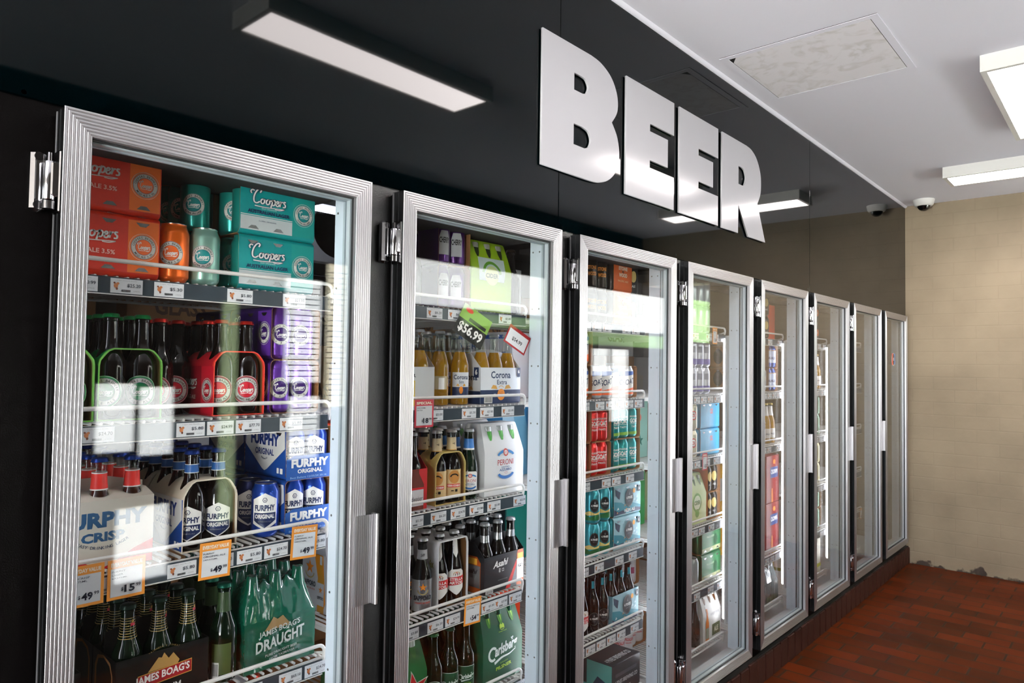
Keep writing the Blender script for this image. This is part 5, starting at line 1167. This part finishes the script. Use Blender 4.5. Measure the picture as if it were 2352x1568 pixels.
def bask(desc, k, b, i, s, u, rows=3, y0=.166):
    for r in range(rows): put(desc, basket(k, b), i, s, u, y0+.0645+r*.132, 0, 0, ROW[r])
def carr(desc, k, i, s, u, rows=3, y0=.166, rz=0.):
    for r in range(rows): put(desc, carrier(k), i, s, u, y0+.0645+r*.132, 0, rz, ROW[r])

# ---- nearest door
packA('red orange mild ale can pack', 'mild', 'mild', 0, 0, .135)
cans('loose orange ale can', 'mild', 0, 0, .279, 1)
cans('loose pale mint lager can', 'mint', 0, 0, .350, 1)
cans('mint lager can', 'lager', 0, 0, .356, 4, 2, .268, 1)
packA('teal lager can pack with white script', 'lager', 'lager', 0, 0, .518)
wrapP('green pale ale bottle pack with arched end', 'pale', 'pale', 0, 1, .187)
wrapP('green pale ale bottle pack at far left', 'pale', 'pale', 0, 1, .054)
wrapP('crimson sparkling ale bottle pack', 'sparkling', 'sparkling', 0, 1, .427)
bots('red-capped brown bottle left column', 'sparkling', 0, 1, .281, 4, .26); bots('red-capped brown bottle right column', 'sparkling', 0, 1, .334, 4, .29)
packB('purple ale can pack', 'xpa', 'xpa', 0, 1, .574)
bask('cream and red lager pack with blue-capped bottles', 'crisp', 'crisp', 0, 2, .143)
wrapP('beige arched ale pack with shield labels', 'furphy', 'furphy', 0, 2, .366)
cans('loose blue can with white shield', 'furphy', 0, 2, .520, 1)
cans('loose dark blue can with white shield', 'furphydark', 0, 2, .516, 2, 1, .270, 1)
packB('blue and white can pack with end flap', 'furphy', 'furphy', 0, 2, .622)
bask('black premium lager pack with mountain logo', 'boags', 'boags', 0, 3, .272)
bask('black premium lager pack at far left', 'boags', 'boags', 0, 3, .012)
bots('loose green-capped lager bottle', 'draught', 0, 3, .420, 4)
for r in range(3): put('green shrink-wrapped six bottles', shrink(), 0, 3, .552, .232+r*.132, 0, 0, ROW[r])
bask('red lager pack', 'bud', 'bud', 0, 4, .20, 1); bots('orange-capped bottle left', 'cooler', 0, 4, .44, 3); bots('orange-capped bottle middle', 'cooler', 0, 4, .505, 3); bots('orange-capped bottle right', 'cooler', 0, 4, .57, 3)
# ---- second door
bots('dark bottle by the left post', 'plain', 1, 0, .13, 2); bots('dark bottle beside the purple pack', 'plain', 1, 0, .20, 3)
packB('dark purple cherry can pack', 'cherry', 'cherry', 1, 0, .345, 1)
carr('lime green cider carrier', 'somersby', 1, 0, .515, 2)
bots('brown bottle beside the lime carrier', 'plain', 1, 0, .642, 3)
bask('white carrier with yellow square', 'er', 'corona0', 1, 1, .172, 2)
bots('clear bottle with small white label', 'corona0', 1, 1, .318, 3)
bots('loose golden beer bottle with white and navy label', 'corona', 1, 1, .405, 3)
bask('white and navy carrier of golden bottles', 'corona', 'corona', 1, 1, .566, 3)
bask('red carrier printed with brown bottles', 'bud', 'bud', 1, 2, .150, 1)
wrapP('olive gold arched bottle pack', 'kirin', 'kirin', 1, 2, .345)
bots('green bottle with white oval label', 'peroni', 1, 2, .452, 3)
carr('white closed carrier with red lettering', 'peroni', 1, 2, .590, 3)
bots('loose bottle with silver star label', 'sapporo', 1, 3, .262, 3)
wrapP('tall white arched pack of green bottles', 'stella', 'stella', 1, 3, .362, 2)
wrapP('tall white arched pack at far left', 'stella', 'stella', 1, 3, .120, 1)
bots('silver-capped brown bottle', 'asahi', 1, 3, .460, 4, .24)
bask('black carrier with silver labelled bottles', 'asahi', 'asahi', 1, 3, .597, 3)
put('silver carrier with bottle picture and star', carrier('sapporo'), 1, 3, .148, .445, 0, 0, 'behind')
carr('green carrier with large red star', 'heineken', 1, 4, .166, 2)
bots('green bottle with oval green label', 'heineken', 1, 4, .312, 3)
bots('dark green bottle in shade', 'carls', 1, 4, .380, 3)
bots('green bottle with framed green label', 'carls', 1, 4, .450, 3)
carr('dark green carrier with white script', 'carls', 1, 4, .597, 3)
put('red carton seen past the post', carton('ora', .10, .22, .25), 1, 2, .075, .47, 0, 0, 'behind')
# ---- third door
put('white and blue carton with orange band', carton('enjoy', .20, .34, .255), 2, 1, .19, .55, 0, 0, 'behind')
put('light blue patterned carton', carton('blue', .22, .34, .27), 2, 2, .16, .56, 0, 0, 'behind')
put('teal and black carton', carton('teal', .20, .32, .265), 2, 3, .16, .53, 0, 0, 'behind')
put('red carton', carton('ora', .12, .2, .24), 2, 4, .12, .50, 0, 0, 'behind')
put('small white carton', carton('white', .14, .2, .20), 2, 0, .09, .50, 0, 0, 'behind')
packA('orange lettered ale four-pack', 'stone', 'stone', 2, 0, .53, 2, 2, 2, 2)
cans('dark brown can left', 'stone', 2, 0, .335, 2, 2); cans('dark brown can right', 'stone', 2, 0, .405, 2, 2)
cans('dark can by right post', 'darkcan', 2, 0, .635, 2, 2)
packB('white can pack with orange stripe, left', 'goatlow', 'goatlow', 2, 1, .250, 1, 2)
cans('white striped can left', 'goatlow', 2, 1, .372, 3); cans('white striped can right', 'goatlow', 2, 1, .442, 3)
packB('white can pack with orange stripe, right', 'goatlow', 'goatlow', 2, 1, .575, 2, 1)
packB('red can pack left', 'goatred', 'goatred', 2, 2, .246, 1); packB('red can pack', 'goatred', 'goatred', 2, 2, .385)
for r in range(2):
    for l_ in range(2): put('teal can pack showing three cans', canpack('goatteal3', 'goatteal', 3, 2, True), 2, 2, .572, .166+.07+r*.142, l_, 0, ROW[r]+' '+LV[l_])
packA('pale blue coastal pattern can pack', 'pines', 'pines', 2, 3, .580)
cans('teal can with black badge, right', 'pines', 2, 3, .440, 2, 2); cans('teal can with black badge, left', 'pines', 2, 3, .368, 3, 2)
bask('pale blue coastal pattern bottle carrier', 'pines', 'pines', 2, 4, .570, 2)
bots('bottle with teal neck tag, right', 'pines', 2, 4, .438, 4); bots('bottle with teal neck tag, left', 'pines', 2, 4, .372, 4); bots('red labelled bottle', 'stella', 2, 4, .30, 2)
put('charcoal beer carton with white lettering', carton('blk', .212, .27, .137), 2, 5, .580, .302)
put('mint carton', carton('mint', .2, .3, .27), 3, 2, .17, .50, 0, 0, 'behind'); put('green carton', carton('green', .2, .3, .25), 3, 3, .15, .50, 0, 0, 'behind')
packB('white can pack behind the post', 'white', 'white', 3, 4, .22, 1, 2, 2, 2, .40)
cans('white can with red lettering, left', 'raps', 3, 5, .10, 1, 1, .40); cans('white can with red lettering, right', 'raps', 3, 5, .17, 1, 1, .40)
packB('white can pack on the floor shelf', 'white', 'raps', 3, 5, .29, 1, 2, 2, 2, .40)
# ---- fourth door
for q, u in (('left', .40), ('middle', .47), ('right', .54)): cans('pale silver can '+q, 'clear', 3, 0, u, 2, 2)
for q, u in (('left', .40), ('middle', .47), ('right', .54)): cans('white and lilac can '+q, 'lilac', 3, 1, u, 3, 2)
cans('cream can with red emblem', 'cream', 3, 2, .408, 3, 2); packA('blue can pack', 'ckblue', 'ckblue', 3, 2, .555)
packB('brown ale can pack', 'brown', 'darkcan', 3, 3, .600); carr('pale lime carrier', 'lime', 3, 3, .420, 2)
packA('green lager can pack', 'green', 'green', 3, 4, .575); cans('silver can', 'clear', 3, 4, .43, 2)
carr('white and olive wheat beer carrier', 'wheat', 3, 5, .585, 2); bots('dark bottle', 'plain', 3, 5, .455, 3)
# ---- fifth door
put('golden yellow carton', carton('gold', .2, .3, .50), 4, 4, .20, .48, 0, 0, 'behind'); put('spritz bottle with orange and blue label', bottle('cooler', -.6), 4, 5, .10, .42, 0, 0, 'behind')
for q, u in (('left', .44), ('right', .51)): cans('black can with gold oval '+q, 'darkcan', 4, 0, u, 2, 2)
put('red orange carton', carton('ora', .11, .22, .20), 4, 0, .61, .30)
packB('blue ale can pack', 'blueale', 'blueale', 4, 1, .585, 2); cans('dark can', 'darkcan', 4, 1, .47, 2, 1)
for q, u in (('left', .47), ('middle', .54), ('right', .61)): bots('white-necked bottle '+q, 'white', 4, 2, u, 2)
for l_ in range(2): put('tall maroon carton', carton('maroon', .19, .16, .268), 4, 4, .60, .255, l_, 0, LV[l_])
put('silver shrink-wrapped six bottles', shrink('silver'), 4, 5, .575, .235); put('silver shrink-wrapped six bottles', shrink('silver'), 4, 5, .575, .368, 0, 0, 'second row')
put('gold striped carton', carton('gold', .2, .3, .22), 5, 5, .14, .48, 0, 0, 'behind')
# ---- sixth door
for q, u in (('left', .50), ('right', .58)): cans('dark can with orange disc '+q, 'orangedot', 5, 0, u, 2, 2)
for q, u in (('left', .50), ('middle', .565), ('right', .63)): bots('white bottle '+q, 'white', 5, 1, u, 2)
for q, u in (('left', .52), ('right', .60)): cans('pale green can '+q, 'green2', 5, 2, u, 2, 2)
for q, u in (('left', .52), ('right', .60)): cans('tan can '+q, 'jar', 5, 3, u, 2, 2)
packB('green and white can pack', 'green', 'green2', 5, 4, .57, 1, 2)
put('tall white and yellow carton', carton('yellow', .2, .26, .26), 5, 5, .56, .31)
# ---- seventh door (unlit)
cans('tan can', 'jar', 6, 1, .60, 2, 1); cans('pale can', 'clear', 6, 2, .60, 1); bots('pale bottle', 'white', 6, 3, .60, 2); cans('tan can left', 'jar', 6, 4, .55, 1, 1); cans('tan can', 'jar', 6, 4, .62, 1, 1)

# ================================================================ STORE ROOM STOCK
SR = {}
for bx, (x, kinds) in enumerate([(.1, 'kraft dark white'), (.62, 'dark kraft kraft'), (1.12, 'white dark kraft'), (1.62, 'kraft kraft dark'), (2.15, 'dark white kraft'), (2.7, 'kraft dark kraft'), (3.25, 'white kraft dark'), (3.8, 'dark kraft white'), (4.4, 'kraft white dark'), (5.0, 'kraft dark kraft')]):
    z = .166
    for k, kd in enumerate((kinds+' '+kinds).split()):
        h = (.30, .27, .33, .28, .31, .29)[k]; w = (.40, .36, .42, .38, .40, .34)[(k+bx) % 6]
        thing('carton_box', 'brown store carton %s in the %s stack behind the shelves' % (('lowest', 'second', 'third', 'fourth', 'fifth', 'topmost')[k], ('first', 'second', 'third', 'fourth', 'fifth', 'sixth', 'seventh', 'eighth', 'ninth', 'tenth')[bx]), 'carton', (x+.02*math.sin(k*3+bx), 1.25+.05*math.cos(k*2+bx), z), 0, 'cartons stacked in the store', carton(kd, w, .36, h).me)
        z += h+.001
t = thing('evaporator_unit', 'white cooling unit with round black fans high in the cool room', 'cooling unit', (2.00, 1.80, 2.44))
new('casing', MB().bbox(-.55, -.2, -.36, .55, .2, 0, WHITEPANEL, .01).mesh('casing'), t)
for _x in (-.45, .45): new('hanger', MB().box(_x-.02, -.02, -.005, _x+.02, .02, .062, WHITEPANEL).mesh('hanger'), t)
for x in (-.3, .08, .42):
    f = new('fan', MB().lathe([(.145, .0), (.150, .02), (.14, .025), (.03, .022), (.001, .024)], BLACK, 30, (x, -.2, -.18), 'y').mesh('fan'), t)
t = thing('tube_light', 'fluorescent tube light under the cool room ceiling', 'light', (1.95, 1.2, 2.285))
new('batten', MB().box(-.6, -.03, -.02, .6, .03, .21, WHITEPANEL).mesh('batten'), t)
new('tube', MB().lathe([(.013, -.59), (.013, .59)], mat('tube_glow', (236, 238, 255), .5, emit=3.), 14, (0, 0, -.036), 'x').mesh('tube'), t)

# ================================================================ PRICE CARDS
CARDP = mat('price_card_paper', (228, 230, 234), .5)
def card(kind, head, lines, big, sup, w=.072, h=.080):
    mb = MB(); base = {'o': C(236, 150, 52), 'r': C(196, 50, 66), 'g': C(40, 60, 20)}[kind]
    mb.box(-w/2, -.0004, -h, w/2, .0004, 0, base); a = Art(); b_ = .006
    a.rect(-w/2+b_, -h+b_, w/2-b_, -.018, CARDP); a.text(head, -w/2+b_, -.014, w/2-b_, -.006, C(250, 236, 214), .05)
    for k, tx in enumerate(lines): a.text(tx, -w/2+b_+.002, -.026-.0062*k, min(w/2-b_-.002, -w/2+b_+.002+len(tx)*.0042), -.0222-.0062*k+(.0 if k < 2 else -.001), C(60, 64, 80), .01)
    a.text('$', -.010, -h+.015, -.006, -h+.023, C(30, 34, 52), .03); a.text(big, -.004, -h+.012, .016, -h+.027, C(30, 34, 52), .03); a.text(sup, .018, -h+.020, .027, -h+.027, C(30, 34, 52), .02)
    a.emit(mb, front(0, -.0004, 0)); return mb.mesh('price_card')
def hang(desc, me, i, s, u, rx=0., ry=0., rz=0., z=.024, y=.1285):
    o = thing('price_card', desc, 'price card', (sx0(i)+u, y, DECK[s]+z), 0, None, me); o.rotation_euler = (rx, ry, rz)
EV = 'EVERYDAY VALUE'
hang('orange bordered price card, leftmost on the third shelf of nearest door', card('o', EV, ['ALE CRISP', '24X375ML'], '49', '99'), 0, 2, .098)
hang('orange bordered price card, second from left, third shelf, nearest door', card('o', EV, ['FURPHY', 'LAGER', '6X375ML'], '15', '99'), 0, 2, .176)
hang('orange bordered price card under the arched beige ale pack', card('o', EV, ['FURPHY', 'ORIGINAL ALE', '24X375ML'], '49', '99'), 0, 2, .362, 0, .03)
hang('orange bordered price card at right end under the blue can pack', card('o', EV, ['FURPHY', 'ORIGINAL ALE', '24X375ML'], '49', '99'), 0, 2, .588, 0, .05)
hang('red bordered special price card, second shelf, second door', card('r', 'SPECIAL', ['24X330ML', 'EXTRA'], '18', '99'), 1, 1, .197)
hang('orange bordered price card, fourth shelf, second door', card('o', EV, ['STELLA ARTOIS', '24X330ML'], '54', '99'), 1, 3, .412, 0, .05)
mb = MB(); mb.box(-.055, -.0004, -.105, .055, .0004, 0, C(24, 26, 20)); a = Art(); a.rect(-.055, -.05, .055, 0, C(120, 160, 60)); a.ell(-.03, -.014, .014, .008, C(200, 60, 30)); a.rect(-.02, -.046, .045, -.034, C(30, 36, 20)); a.text('$56.99', -.045, -.096, .045, -.058, WHITE, .03); a.emit(mb, front(0, -.0004, 0))
hang('tilted green and black fifty-six dollar promotion card, top shelf, second door', mb.mesh('price_card'), 1, 0, .40, -.25, .55, -.35, -.012, .112)
mb = MB(); mb.box(-.045, -.0004, -.07, .045, .0004, 0, C(160, 30, 36)); a = Art(); a.rect(-.040, -.064, .040, -.012, CARDP); a.text('$54.99', -.020, -.050, .022, -.034, C(50, 50, 56), .02); a.emit(mb, front(0, -.0004, 0))
hang('tilted red edged white promotion card, top shelf, second door', mb.mesh('price_card'), 1, 0, .60, -.25, .55, -.35, -.06, .112)
hang('red bordered price card under the cream cans, fourth door', card('r', 'SPECIAL', ['ALE'], '22', '99', .05, .08), 3, 2, .42)
hang('orange bordered price card on the top shelf, fourth door', card('o', EV, ['CIDER'], '24', '99', .05, .08), 3, 0, .52)
hang('red bordered price card on the lowest shelf, sixth door', card('r', 'SPECIAL', ['DRY'], '39', '99', .05, .08), 5, 5, .36, 0, .3)
hang('small price card on the fifth shelf, seventh door', card('o', EV, ['CIDER'], '24', '99', .05, .08), 6, 4, .62, 0, .2)
mb = MB(); mb.lathe([(.05, 0), (.05, .0004)], C(206, 200, 196), 28, (0, 0, 0), 'y'); a = Art(); a.rect(-.045, -.045, -.02, .045, C(214, 90, 60)); a.rect(.02, -.04, .046, .046, C(90, 130, 190)); a.ell(0, 0, .026, .046, C(70, 50, 44)); a.text('ICE', -.016, -.010, .016, .012, WHITE, .04); a.emit(mb, front(0, -.0005, 0))
thing('round_sticker', 'small round orange and brown sticker on the last glass door', 'sticker', (6.112, .0155, 1.681), 0, None, mb.mesh('round_sticker'))
